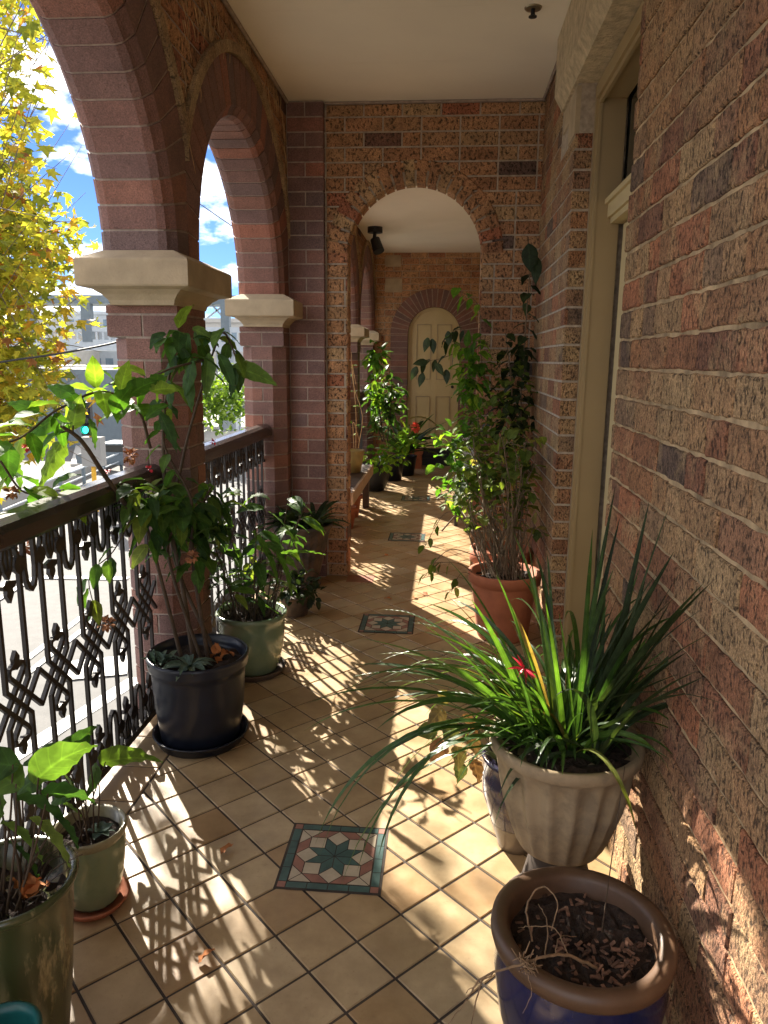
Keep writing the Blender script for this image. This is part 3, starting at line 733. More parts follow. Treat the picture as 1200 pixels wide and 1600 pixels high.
def leaf(mb, base, d, L, W, kind='ovate', droop=.5, fold=.25, rnd=None, side=None, wavy=.0, mi=0, sub=1):
    base = V(base); d = V(d).normalized(); rnd = rng.random() if rnd is None else rnd
    if side is None: side = d.cross(V((0,0,1))+rv(.45))
    side = V(side); side = (side-d*side.dot(d)); side = side.normalized() if side.length > 1e-3 else V((1,0,0))
    prof = PROF[kind]; rows = []; p = V(base); pt = 0; dirn = V(d)
    prof2 = prof
    if sub > 1:
        prof2 = []
        for a, b in zip(prof[:-1], prof[1:]):
            for k in range(sub): prof2.append((a[0]+(b[0]-a[0])*k/sub, a[1]+(b[1]-a[1])*k/sub))
        prof2.append(prof[-1])
    ph = rng.random()*6
    for i, (t, w_) in enumerate(prof2):
        dt = (t-pt)*L; p = p+dirn*dt; pt = t
        dirn = (dirn+V((0,0,-1))*droop*abs(dt)/L*1.15).normalized()
        s = (side-dirn*side.dot(dirn)).normalized(); nrm = s.cross(dirn)
        wv = wavy*W*math.sin(ph+i*2.3); h = W*w_*.5
        rows.append([p-s*h+nrm*(fold*h+wv), p, p+s*h+nrm*(fold*h-wv)])
    i0 = len(mb.v)
    for i, (t, w_) in enumerate(prof2):
        for k in range(3): mb.e[i0+i*3+k] = (0. if k == 1 else 1., t*L*40)
    mb.grid(rows, rnd, mi)
def leafy(ms, ml, pts, r0, r1, n, Ls, kind='ovate', asp=.6, droop=.6, t0=.15, out=.8, fold=.25, seg=8, pet=.25, mb_pet=None, wavy=.06, rr=None, down=.0):
    C = curve(pts, seg); ms.tube(C, r0, r1, 6)
    for k in range(n):
        t = t0+(1-t0)*(k+rng.random()*.7)/n; i = min(len(C)-2, int(t*(len(C)-1))); f = t*(len(C)-1)-i
        p = C[i].lerp(C[i+1], min(1, f)); ax = (C[i+1]-C[i]).normalized()
        a = k*2.4+rng.uniform(-.5, .5); u = ax.orthogonal().normalized(); v = ax.cross(u)
        d = (u*math.cos(a)+v*math.sin(a))*out+ax*.45+V((0,0,rng.uniform(-.1,.35)-down)); d.normalize()
        Lf = rng.uniform(*Ls); q = p+d*Lf*pet
        (mb_pet or ms).tube([p, q], max(.0012, r1*.5), n=4, cap=False)
        leaf(ml, q, (d+V((0,0,-.25-down)))*1, Lf, Lf*asp*rng.uniform(.85, 1.1), kind, droop, fold, wavy=wavy, rnd=(rng.random() if rr is None else rng.uniform(*rr)))
def cluster(ml, c, rad, n, Ls, kind='ovate', asp=.6, droop=.7, fold=.25, rr=None, up=0., wavy=.06):
    c = V(c)
    for _ in range(n):
        o = V((rng.gauss(0,1), rng.gauss(0,1), rng.gauss(0,1))).normalized()*rng.random()**.5
        p = c+V((o.x*rad[0], o.y*rad[1], o.z*rad[2])); d = V((o.x, o.y, o.z*.4+up))+rv(.6); Lf = rng.uniform(*Ls)
        leaf(ml, p, d, Lf, Lf*asp*rng.uniform(.85,1.15), kind, droop*rng.uniform(.5,1.4), fold, wavy=wavy, rnd=(rng.random() if rr is None else rng.uniform(*rr)))
def bunch(mb, c, rad, n, s):
    for _ in range(n):
        o = rv(1).normalized()*rad*rng.random()**.4; d = (o+rv(.01)).normalized(); leaf(mb, V(c)+o*.5, d, s, s*.7, 'ovate', .3, .5)
def soil_disc(c, r, z, t, amp=.012, n=28, rings=7):
    mb = MB(); rows = []
    for j in range(rings+1):
        rr = r*j/rings; rows.append([(c[0]+rr*math.cos(2*math.pi*k/n), c[1]+rr*math.sin(2*math.pi*k/n), z+rng.uniform(-amp, amp)) for k in range(n)])
    mb.grid(rows, 0, 0, True, False); return mb.build('soil', M['soil'], t)
def saucer(c, r, mat, label, h=.035):
    mb = MB(); mb.lathe([(0,.002),(r*.86,.0015),(r*.9,.004),(r,h-.004),(r+.004,h),(r-.006,h),(r*.9,.012),(0,.011)], (c[0], c[1], 0), 44)
    o = mb.build('saucer', mat); tag(o, label, 'saucer'); return o
def pot_thing(name, c, z0, label, cat='potted plant'): return thing(name, (c[0], c[1], z0), label, cat)
def lathe_part(name, prof, c, z, mat, t, **k):
    mb = MB(); mb.lathe(prof, (c[0], c[1], z), k.pop('n', 48), **k); return mb.build(name, mat, t)

# ---- navy pot with the climbing shrub in front of the nearest pier
c = (-.945, 2.67); t = pot_thing('potted_climber', c, .0, 'tall climbing shrub with toothed dark leaves in a navy blue pot against the nearest pier')
lathe_part('pot', [(0,.02),(.150,.02),(.156,.03),(.172,.16),(.180,.29),(.182,.312),(.190,.318),(.194,.335),(.192,.35),(.198,.362),(.192,.372),(.182,.366),(.176,.34),(.17,.30),(0,.30)], c, 0, M['navy'], t)
soil_disc(c, .178, .325, t)
saucer(c, .185, M['navy'], 'dark navy saucer under the navy pot beside the nearest pier', .045)
S, Lf, Br = MB(), MB(), MB()
def aY(px, py, Y): return atY(px, py, Y)
leafy(S, Lf, [(c[0]-.02, 2.68, .32), aY(282,900,2.72), aY(262,800,2.74), aY(255,690,2.76), aY(262,600,2.75), aY(280,530,2.7)], .010, .004, 14, (.06,.11), 'wing', .5, t0=.25, down=.4)
leafy(S, Lf, [(c[0]+.02, 2.66, .32), aY(262,860,2.66), aY(300,790,2.62), aY(258,700,2.62), aY(258,640,2.62)], .007, .003, 12, (.07,.11), 'wing', .5, t0=.3, down=.4)
leafy(S, Lf, [(c[0]+.03, 2.70, .32), aY(300,860,2.74), aY(312,800,2.78), aY(330,760,2.8)], .009, .004, 20, (.08,.13), 'wing', .52, t0=.35, down=.5)
leafy(S, Lf, [(c[0]-.05, 2.64, .32), aY(245,880,2.6), aY(222,800,2.56), aY(205,760,2.5)], .008, .004, 16, (.07,.12), 'wing', .52, t0=.35, down=.5)
leafy(S, Lf, [(c[0]+.06, 2.72, .32), aY(270,860,2.8), aY(285,720,2.85), aY(330,560,2.8), aY(350,520,2.75), aY(375,575,2.7)], .008, .003, 12, (.07,.12), 'wing', .5, t0=.55, down=.4)
cluster(Lf, aY(292,525,2.72), (.09,.08,.10), 18, (.07,.12), 'wing', .55, 1.0)
cluster(Lf, aY(262,790,2.66), (.13,.10,.10), 44, (.07,.12), 'wing', .52, 1.0)
cluster(Lf, aY(320,800,2.85), (.12,.10,.12), 40, (.06,.11), 'wing', .5, 1.0)
cluster(Lf, aY(225,790,2.5), (.08,.08,.10), 24, (.06,.10), 'wing', .5, 1.0)
cluster(Lf, aY(300,850,2.74), (.10,.10,.12), 30, (.07,.12), 'wing', .52, 1.0)
for (px, py, dx, dy, L_, Y) in ((345,560,.5,-.9,.13,2.7),(372,575,1,-.15,.16,2.7),(365,580,-.2,-1,.10,2.7),(325,560,-.1,-1,.15,2.7),(290,590,.25,-1,.13,2.68),(263,600,.05,-1,.10,2.68),(305,515,.7,-.2,.10,2.72),(275,560,-.6,-.5,.10,2.7),(252,650,.45,-.9,.14,2.6),(300,570,-.3,-.8,.12,2.66)):
    leaf(Lf, aY(px,py,Y), V((dx,rng.uniform(-.2,.2),dy)), L_, L_*.48, 'wing', .35, .2, side=V((-dy,-.5,dx)), wavy=.04, sub=2)
leaf(Br, aY(250,775,2.6), V((-.25,0,-1)), .11, .05, 'wing', .3, .3, rnd=1., side=V((1,-.4,0)))
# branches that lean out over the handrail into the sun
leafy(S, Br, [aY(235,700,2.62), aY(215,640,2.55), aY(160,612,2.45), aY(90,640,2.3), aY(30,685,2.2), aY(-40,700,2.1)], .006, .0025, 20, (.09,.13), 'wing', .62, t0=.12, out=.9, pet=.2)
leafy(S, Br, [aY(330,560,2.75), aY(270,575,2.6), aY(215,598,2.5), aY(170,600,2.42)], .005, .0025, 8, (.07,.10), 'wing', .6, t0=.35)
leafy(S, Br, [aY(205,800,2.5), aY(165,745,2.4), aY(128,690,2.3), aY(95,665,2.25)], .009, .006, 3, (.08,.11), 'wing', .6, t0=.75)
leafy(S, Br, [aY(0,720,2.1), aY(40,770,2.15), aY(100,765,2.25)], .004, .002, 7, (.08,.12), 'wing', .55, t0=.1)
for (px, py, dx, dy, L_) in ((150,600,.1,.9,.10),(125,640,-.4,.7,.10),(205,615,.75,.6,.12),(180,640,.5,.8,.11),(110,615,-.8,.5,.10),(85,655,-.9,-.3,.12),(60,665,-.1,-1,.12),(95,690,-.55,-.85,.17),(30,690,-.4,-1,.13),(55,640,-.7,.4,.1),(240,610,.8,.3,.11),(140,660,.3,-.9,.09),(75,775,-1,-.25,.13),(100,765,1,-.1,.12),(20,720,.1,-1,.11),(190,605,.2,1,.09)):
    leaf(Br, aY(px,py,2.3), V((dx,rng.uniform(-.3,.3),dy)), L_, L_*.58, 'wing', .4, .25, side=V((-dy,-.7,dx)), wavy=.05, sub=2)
# stems drooping in front of the railing
leafy(S, Lf, [aY(215,790,2.5), aY(178,860,2.4), aY(140,900,2.35), aY(150,960,2.35)], .0025, .0015, 9, (.06,.085), 'wing', .55, t0=.25, down=.3)
S.build('stems', M['stem'], t); Lf.build('leaves', M['leaf'], t); Br.build('sunlit_leaves', M['bright_leaf'], t)  # sunlight on the outer leaves is put into a brighter green
for (px, py, Y, r_) in ((203,712,2.5,.035),(165,975,2.35,.035),(35,855,2.1,.045),(300,870,2.6,.025),(20,770,2.15,.03)): fl_ = MB(); bunch(fl_, aY(px,py,Y), r_, 34, .02); fl_.build('dried_flower', M['dried_flower'], t)
for (px, py, Y) in ((233,733,2.55),(168,737,2.45),(333,690,2.9),(40,700,2.2)): fl_ = MB(); bunch(fl_, aY(px,py,Y), .010, 9, .014); fl_.build('red_flower', M['red_flower'], t)
# small succulents in the same pot
mb = MB()
for k in range(16): a = k*2.4; leaf(mb, (c[0]+.0, c[1]-.10, .345), (math.cos(a), math.sin(a), rng.uniform(.3,1.0)), rng.uniform(.08,.15), .032, 'lance', 1.1, .35)
for k in range(30): a = k*2.4; leaf(mb, (c[0]-.13+rng.uniform(-.03,.03), c[1]-.07+rng.uniform(-.03,.03), .35), (math.cos(a), math.sin(a), rng.uniform(.2,1.2)), rng.uniform(.03,.06), .02, 'lance', .5, .6)
mb.build('succulents', M['grey_leaf'], t)
mb = MB(); 
for k in range(7): leaf(mb, (c[0]+.08+rng.uniform(-.03,.03), c[1]+.03+rng.uniform(-.04,.04), .345), rv(1), .05, .035, 'ovate', .5, .5)
mb.build('fallen_leaves', M['orange_leaf'], t)

# ---- celadon pot behind it
c = (-.905, 3.33); t = pot_thing('potted_orchid_cactus', c, 0, 'bushy plant with long wavy leaves in a light green glazed pot behind the nearest pier')
lathe_part('pot', [(0,.02),(.115,.02),(.125,.03),(.150,.15),(.158,.24),(.156,.27),(.166,.285),(.172,.305),(.165,.315),(.152,.305),(.146,.27),(0,.26)], c, 0, M['celadon'], t)
soil_disc(c, .145, .285, t)
saucer(c, .155, M['weathered_pot'], 'dull grey saucer under the light green glazed pot', .035)
S, Lf = MB(), MB()
for k in range(16):
    a = rng.uniform(0, 6.28); r_ = rng.uniform(.02,.1); h = rng.uniform(.15,.62); ex = rng.uniform(.05,.26)
    b = V((c[0]+r_*math.cos(a), c[1]+r_*math.sin(a), .28)); q = b+V((ex*math.cos(a)*.8, ex*math.sin(a), h))
    leafy(S, Lf, [b, b.lerp(q,.5)+V((0,0,.04)), q], .004, .002, rng.randint(5,9), (.07,.13), 'wing', .48, t0=.25, down=.2)
for (px0,py0,px1,py1,L_,dr) in ((395,830,440,880,.28,1.2),(440,865,505,855,.22,.3),(420,800,470,830,.26,1.3),(380,790,400,760,.2,1.2),(430,860,480,930,.24,1.5)):
    p0 = aY(px0,py0,3.25); leaf(Lf, p0, aY(px1,py1,3.2)-p0, L_, .042, 'strap', dr, .2, wavy=.08, sub=3, rnd=.7)
for _ in range(40):
    p = V((c[0]+rng.uniform(-.12,.12), c[1]+rng.uniform(-.12,.12), .29)); S.tube([p, p+rv(.05)+V((0,0,rng.uniform(.03,.12)))], .002, n=4)
S.build('stems', M['stem'], t); Lf.build('leaves', M['leaf'], t)

# ---- fluted dark pot by the pilaster
c = (-.925, 4.72); t = pot_thing('potted_bromeliad', c, 0, 'dark strappy rosette plant in a weathered fluted pot beside the plum pilaster')
lathe_part('pot', [(0,.0),(.10,.0),(.12,.02),(.10,.06),(.115,.10,.3),(.150,.24,1),(.180,.37,1),(.19,.40,.2),(.205,.425),(.20,.44),(.18,.435),(.165,.39),(0,.38)], c, 0, M['weathered_pot'], t, n=96, flute=20, fd=.06)
mb = MB()
for r_ in range(5):
    o = V((c[0]+rng.uniform(-.1,.1), c[1]+rng.uniform(-.1,.1), .41))
    for k in range(18): a = k*2.4; leaf(mb, o, (math.cos(a), math.sin(a), rng.uniform(.3,1.6)), rng.uniform(.17,.30), .034, 'blade', 1.1, .3)
mb.build('leaves', M['dark_leaf'], t)
# small plants on the floor between
c = (-.86, 4.15); t = pot_thing('potted_fern', c, 0, 'low brownish leafy plant on the floor between the green glazed pot and the fluted pot')
lathe_part('pot', [(0,.01),(.07,.01),(.09,.12),(.095,.13),(.085,.13),(.08,.11),(0,.11)], c, 0, M['weathered_pot'], t, n=28)
mb = MB(); cluster(mb, (c[0]+.02, c[1], .17), (.16,.14,.11), 130, (.04,.075), 'ovate', .6, .8); mb.build('leaves', M['dark_leaf'], t)

# ---- near left: celadon pot with heart leaves, terracotta saucer
c = (-.945, 1.745); t = pot_thing('potted_heart_leaf_plant', c, 0, 'small plant with pale heart leaves in a rimmed green pot near the first railing')
lathe_part('pot', [(0,.02),(.066,.02),(.07,.03),(.086,.12),(.093,.19),(.090,.212)], c, 0, M['celadon'], t)
lathe_part('pot_rim', [(.090,.212),(.096,.222),(.100,.235),(.096,.243),(.086,.237),(.082,.20),(0,.19)], c, 0, M['celadon_rim'], t)
soil_disc(c, .08, .212, t, .006)
saucer(c, .090, M['terracotta'], 'terracotta saucer under the small rimmed green pot', .022)
S, Lf = MB(), MB()
for (px, py, dx, dy, L_) in ((118,1165,.3,.5,.09),(135,1160,-.7,.2,.09),(95,1180,-.8,.1,.12),(165,1190,.9,.35,.15),(100,1210,.5,-.3,.08),(150,1200,-.3,-.6,.09),(110,1230,-.6,-.3,.09),(95,1255,.8,-.2,.07),(60,1215,-1,-.4,.10)):
    q = aY(px,py,1.74); b = V((c[0]+rng.uniform(-.03,.03), c[1]+rng.uniform(-.03,.03), .21)); S.tube(curve([b, b.lerp(q,.5)+V((.01,0,.03)), q], 5), .0022, .0016, 5)
    leaf(Lf, q, V((dx,rng.uniform(-.3,.3),dy)), L_, L_*.62, 'heart', .6, .25, side=V((-dy,-.6,dx)), wavy=.04, sub=2)
S.build('stems', M['stem'], t); Lf.build('leaves', M['leaf'], t)
mb = MB()
for k in range(7): a = k*2.4; leaf(mb, (c[0]+.035, c[1]-.01, .225), (math.cos(a), math.sin(a), .6), .045, .028, 'ovate', .7, .3)
mb.build('grey_leaves', M['grey_leaf'], t)

# ---- nearest left: tall olive glazed pot
c = (-.872, 1.262); t = pot_thing('potted_hydrangea', c, 0, 'large streaked olive glazed pot with leafy stems and one orange fallen leaf in it')
lathe_part('pot', [(0,.0),(.085,.0),(.09,.02),(.112,.2),(.125,.36),(.129,.425),(.137,.44),(.141,.452),(.134,.46),(.122,.45),(.115,.40),(0,.39)], c, 0, M['olive_glaze'], t)
soil_disc(c, .115, .40, t)
S, Lf = MB(), MB()
for (px, py, dx, dy, L_) in ((20,1195,-.6,.4,.10),(60,1215,.6,.8,.13),(35,1250,.9,-.1,.12),(75,1240,1,.3,.10),(10,1290,.8,-.4,.11),(55,1285,.9,-.5,.12),(25,1225,-.5,.5,.11),(0,1250,-.8,-.4,.10),(90,1280,.6,-.6,.08),(20,1320,.4,-.5,.1)):
    q = aY(px,py,1.28); b = V((c[0]+rng.uniform(-.04,.04), c[1]+rng.uniform(-.03,.03), .40)); S.tube(curve([b, b.lerp(q,.5)+V((.01,0,.02)), q], 5), .003, .0018, 5)
    leaf(Lf, q, V((dx,rng.uniform(-.3,.3),dy)), L_, L_*.66, 'wing', .7, .25, side=V((-dy,-.6,dx)), wavy=.05, sub=2)
for _ in range(22):
    a = rng.uniform(0,6.28); b = V((c[0]+.06*math.cos(a), c[1]+.06*math.sin(a), .40)); S.tube(curve([b, b+V((.03*math.cos(a),.03*math.sin(a),.05)), b+V((.09*math.cos(a),.09*math.sin(a),rng.uniform(.03,.1)))], 4), .0016, .001, 4)
S.build('stems', M['stem'], t); Lf.build('leaves', M['leaf'], t)
mb = MB()
for k in range(4): leaf(mb, (c[0]+.045+k*.006, c[1]-.015, .425), (rng.uniform(-1,1), .4, .8), .05, .036, 'ovate', .2, .6, wavy=.2)
mb.build('fallen_leaf', M['orange_leaf'], t)
c = (-.745, 1.02); t2 = MB(); t2.lathe([(0,.30),(.05,.30),(.066,.33),(.069,.345),(.06,.35),(.055,.33),(.05,.2),(.045,0),(0,0)], (c[0], c[1], 0), 36)
o = t2.build('teal_pot', M['teal']); tag(o, 'small plain teal pot cut off by the bottom left corner', 'pot')

# ---- right: fluted urn with strappy plants
c = (.338, 1.835); ZU = .222
mb = MB(); mb.lathe([(0,0),(.14,0),(.145,.02),(.11,.03),(.07,.20),(.07,.22),(0,.22)], (c[0], c[1], 0), 40)
o = mb.build('upturned_pot', plain('dull_brown', (.05,.035,.025), .8, .3)); tag(o, 'dull upturned pot holding up the big fluted urn', 'pot')
t = pot_thing('potted_strap_plant', c, ZU, 'big fluted stone coloured urn full of long arching strap leaves with one red flower')
lathe_part('pot', [(0,.0),(.112,.0),(.120,.012,.6),(.142,.07,1),(.164,.14,1),(.178,.21,1),(.184,.264,.3),(.187,.270),(.198,.280),(.201,.300),(.196,.310),(.180,.306),(.168,.28),(0,.27)], c, ZU, M['urn'], t, n=132, flute=18, fd=.10)
soil_disc(c, .17, ZU+.284, t)
St, Dk = MB(), MB(); zt = ZU+.292
for k in range(330):
    a = rng.uniform(0, 6.28); rr_ = rng.uniform(0,.12); b = V((c[0]+rr_*math.cos(a), c[1]+rr_*math.sin(a), zt)); a2 = a+rng.uniform(-.5,.5)
    el = rng.uniform(.25,2.2); L_ = rng.uniform(.16,.36) if rng.random() < .5 else rng.uniform(.34,.66)
    d = V((math.cos(a2), math.sin(a2), el))
    if d.y < -.25 and math.sin(a) < 0:
        if rng.random() < .7: continue
        L_ *= .6; d.z += .5
    if d.x > .5: L_ *= .85; d.y *= 1.3
    if b.x+d.normalized().x*L_*.8 > .50: d.x *= .3; d.z += .3; d.y *= 1.5
    leaf(St, b, d, L_, rng.uniform(.009,.017), 'blade', rng.uniform(.7,2.2), .35, sub=2)
def shoot(px, py, L_, W, dr, m=St, bx=0, by=0, Y=1.75, rnd=None):
    q = aY(px, py, Y)
    if q.x > .50: q = atX(px, py, .50)
    b = V((c[0]+bx, c[1]+by, zt)); L_ = max(L_, (q-b).length*1.04) if dr < .5 else L_*1.15; leaf(m, b, (q-b), L_, W, 'blade', dr, .3, sub=2, rnd=rnd)
for (px, py, L_, W, dr, bx, rn) in ((745,850,.40,.018,.55,-.08,.75),(770,890,.32,.015,.5,-.06,.8),(835,850,.40,.017,.3,-.03,.6),(800,900,.30,.014,.4,-.03,.7),(700,930,.44,.018,.7,-.1,.6),(660,960,.5,.026,.7,-.1,.8),(620,1010,.55,.026,1.2,-.1,.7),(640,1060,.6,.022,1.9,-.1,.5),(600,1050,.62,.020,2.2,-.12,.6),(560,1020,.66,.018,2.4,-.1,.4),(690,1100,.5,.02,2.5,-.12,.3),(640,1120,.55,.02,2.3,-.12,.4),(720,900,.38,.018,.7,-.07,.7),(950,835,.46,.02,.6,0,.2),(940,860,.40,.02,.1,.02,.3),(700,1000,.42,.02,1.6,-.1,.3),(860,940,.24,.013,.3,0,.8),(880,960,.2,.012,.3,.02,.7),(790,870,.3,.014,.4,-.05,.5),(680,920,.3,.016,.7,-.1,.7),(925,840,.3,.016,.15,.03,.4),(590,1150,.6,.016,2.0,-.12,.6),(820,950,.26,.02,.4,-.03,1)):
    shoot(px, py, L_, W, dr, St, bx, rng.uniform(-.08,.02), rnd=rn)
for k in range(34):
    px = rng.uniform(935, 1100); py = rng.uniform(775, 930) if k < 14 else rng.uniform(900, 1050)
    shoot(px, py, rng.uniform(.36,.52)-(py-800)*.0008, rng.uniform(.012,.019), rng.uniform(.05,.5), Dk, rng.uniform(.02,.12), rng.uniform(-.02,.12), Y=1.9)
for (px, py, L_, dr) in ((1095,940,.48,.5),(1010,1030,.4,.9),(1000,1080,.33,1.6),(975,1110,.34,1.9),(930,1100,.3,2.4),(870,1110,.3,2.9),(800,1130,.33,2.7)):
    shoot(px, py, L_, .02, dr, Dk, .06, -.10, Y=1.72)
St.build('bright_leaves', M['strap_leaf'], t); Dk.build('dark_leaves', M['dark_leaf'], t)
mb = MB(); q = aY(818,1045,1.68)
for k in range(14): leaf(mb, q, rv(1), rng.uniform(.025,.045), .008, 'lance', .4, .2)
mb.build('red_flower', M['red_flower'], t)

# ---- striped glazed pot behind the urn, with a reddish begonia
c = (.258, 2.12); t = pot_thing('potted_begonia', c, 0, 'glossy dark pot with small reddish begonia, half hidden behind the fluted urn')
lathe_part('pot', [(.085,.09),(.112,.18),(.118,.25),(.112,.29),(.120,.305),(.110,.312),(.102,.29),(0,.28)], c, 0, M['stripe_glaze'], t)
lathe_part('pot_base', [(0,0),(.058,0),(.062,.02),(.0855,.09)], c, 0, M['pale_glaze'], t)
S, Lf = MB(), MB()
for (px, py, dx, dy, L_) in ((700,1095,-.3,.5,.06),(690,1110,-.6,-.5,.07),(680,1140,-.9,.1,.07),(690,1160,-.5,-.8,.08),(715,1170,.1,-1,.07),(725,1120,.5,-.4,.07),(735,1150,.3,-.7,.07),(705,1130,-.2,-.9,.08),(740,1190,.3,-.8,.07),(720,1195,-.2,-1,.06)):
    q = aY(px,py,2.08); b = V((c[0]-.04, c[1], .25)); S.tube(curve([b, b.lerp(q,.5)+V((0,0,.05)), q], 5), .002, .0015, 5)
    leaf(Lf, q, V((dx,-.2,dy)), L_, L_*.8, 'heart', .4, .2, side=V((-dy,-.6,dx)), wavy=.06, sub=2)
S.build('stems', M['green_stem'], t); Lf.build('leaves', M['red_leaf'], t)

# ---- cobalt pot with brown rim
c = (.312, 1.372); t = pot_thing('soil_filled_pot', c, 0, 'cobalt blue glazed pot with a thick brown rim holding only soil and dead roots', 'pot')
lathe_part('pot', [(0,0),(.12,0),(.13,.02),(.165,.14),(.178,.24),(.172,.31)], c, 0, M['cobalt'], t, n=64)
lathe_part('pot_rim', [(.172,.305),(.184,.312),(.189,.33),(.187,.345),(.176,.352),(.158,.348),(.150,.338),(.148,.29),(.14,.27)], c, 0, M['brown_rim'], t, n=64)
so_ = soil_disc(c, .150, .300, t, .010, 36, 10)
mb = MB()
for k in range(240):
    a = rng.uniform(0,6.28); r_ = .14*rng.random()**.5; x, y = c[0]+r_*math.cos(a), c[1]+r_*math.sin(a)
    if rng.random() < .75 and (y > c[1]-.0 or x < c[0]-.06): continue
    p = V((x, y, .309+rng.uniform(0,.008))); d = rv(1); d.z *= .25; d.normalize(); s_ = rng.uniform(.004,.011)
    mb.bar(p-d*s_, p+d*s_, rng.uniform(.003,.008), .0025, V((rng.uniform(-.3,.3), rng.uniform(-.3,.3), 1)), rng.random())
o = mb.build('bark_chips', M['chip'], t); o['kind'] = 'stuff'
mb = MB()
def root(pts, r0, r1): mb.tube([p+rv(.0015) for p in curve(pts, 6)], r0*.65, r1*.65, 6)
z_ = .36
root([(.21,1.36,.31),(.20,1.40,.36),(.235,1.44,.38),(.265,1.41,.37),(.25,1.37,.33)], .0035, .002)
root([(.33,1.30,.312),(.27,1.29,.345),(.22,1.26,.365),(.17,1.24,.362),(.10,1.235,.33),(.07,1.22,.29)], .0055, .0025)
root([(.10,1.235,.33),(.08,1.19,.27),(.085,1.17,.22)], .0025, .001); root([(.12,1.237,.34),(.09,1.25,.30),(.07,1.26,.27)], .002, .001)
root([(.07,1.22,.29),(.045,1.21,.26),(.03,1.20,.24)], .0018, .001)
root([(.22,1.26,.362),(.235,1.34,.375),(.225,1.41,.36)], .002, .0012); root([(.27,1.29,.345),(.25,1.34,.36),(.20,1.36,.345),(.18,1.37,.33)], .002, .001)
root([(.24,1.27,.36),(.26,1.33,.35),(.30,1.36,.33)], .0022, .001); root([(.18,1.24,.36),(.19,1.21,.33),(.175,1.19,.30)], .0015, .001)
for _ in range(40):
    p = V((.185,1.243,.362))+rv(.012); mb.tube([p, p+rv(.02)], .0012, n=4)
mb.build('dead_roots', plain('root', (.26,.17,.095), .9, .35, 60), t)
mb = MB(); mb.tube(curve([(.36,1.40,.31),(.40,1.52,.40),(.45,1.66,.55)], 8), .0016, .001, 5); mb.build('thin_stem', M['stem'], t)

# ---- terracotta pot with the big bush at the corner of the inner arch
c = (.345, 3.955); t = pot_thing('potted_bush', c, 0, 'large terracotta pot with a tangled leafy bush climbing the corner beside the inner arch')
lathe_part('pot', [(0,0),(.135,0),(.14,.01),(.178,.30),(.180,.315),(.196,.318),(.200,.37),(.196,.375),(.178,.372),(.168,.33),(0,.32)], c, 0, M['terracotta'], t)
soil_disc(c, .165, .335, t)
S, Lf, Dk, Br = MB(), MB(), MB(), MB()
for k in range(46):
    a = rng.uniform(0,6.28); r_ = rng.uniform(.01,.12); b = V((c[0]+r_*math.cos(a), c[1]+r_*math.sin(a), .33)); tx, ty, tz = rng.uniform(.03,.50), rng.uniform(3.75,4.7), rng.uniform(.6,1.15)
    q = V((tx,ty,tz)); m_ = b.lerp(q,.5)+V((rng.uniform(-.06,.06), rng.uniform(-.06,.06), .08))
    leafy(S, Lf, [b, m_, q, q+rv(.1)], .0045, .0016, rng.randint(5,8), (.045,.08), 'ovate', .75, t0=.35, down=.1, seg=5)
cluster(Lf, (.27,4.25,.86), (.26,.30,.20), 190, (.045,.08), 'ovate', .7)
cluster(Lf, (.30,4.45,1.10), (.22,.25,.22), 130, (.04,.07), 'ovate', .7); cluster(Lf, (.40,4.7,1.35), (.15,.15,.25), 50, (.05,.08), 'ovate', .6); cluster(Br, (.06,4.3,.95), (.13,.15,.26), 90, (.04,.08), 'ovate', .65)
for (px, py, L_) in ((700,770,.09),(712,760,.10),(735,745,.10),(705,690,.10),(720,700,.11),(745,690,.09),(715,720,.11),(740,725,.10),(760,715,.10),(700,785,.07),(722,650,.09)):
    leaf(Br, aY(px,py,4.35), V((rng.uniform(-1,.3),-.3,rng.uniform(-.8,.2))), L_, L_*.6, 'wing', .8, .2, side=V((.6,-.6,.3)))
cluster(Br, aY(725,760,4.3), (.10,.1,.14), 22, (.06,.09), 'ovate', .65)
# climbing stems on the wall corner
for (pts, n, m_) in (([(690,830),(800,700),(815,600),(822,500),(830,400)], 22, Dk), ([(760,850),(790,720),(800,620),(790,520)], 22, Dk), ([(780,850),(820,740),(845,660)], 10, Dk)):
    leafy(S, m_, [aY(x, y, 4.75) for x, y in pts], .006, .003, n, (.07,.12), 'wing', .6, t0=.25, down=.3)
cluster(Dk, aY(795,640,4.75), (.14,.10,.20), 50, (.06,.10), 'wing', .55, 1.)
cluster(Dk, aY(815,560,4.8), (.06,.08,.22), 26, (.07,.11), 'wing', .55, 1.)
leaf(Dk, aY(826,380,4.6), V((.1,-.2,-1)), .17, .10, 'ovate', .2, .2, side=V((1,-.3,0))); leaf(Dk, aY(838,400,4.6), V((.0,-.2,-1)), .17, .07, 'ovate', .2, .2, side=V((1,-.5,0)))
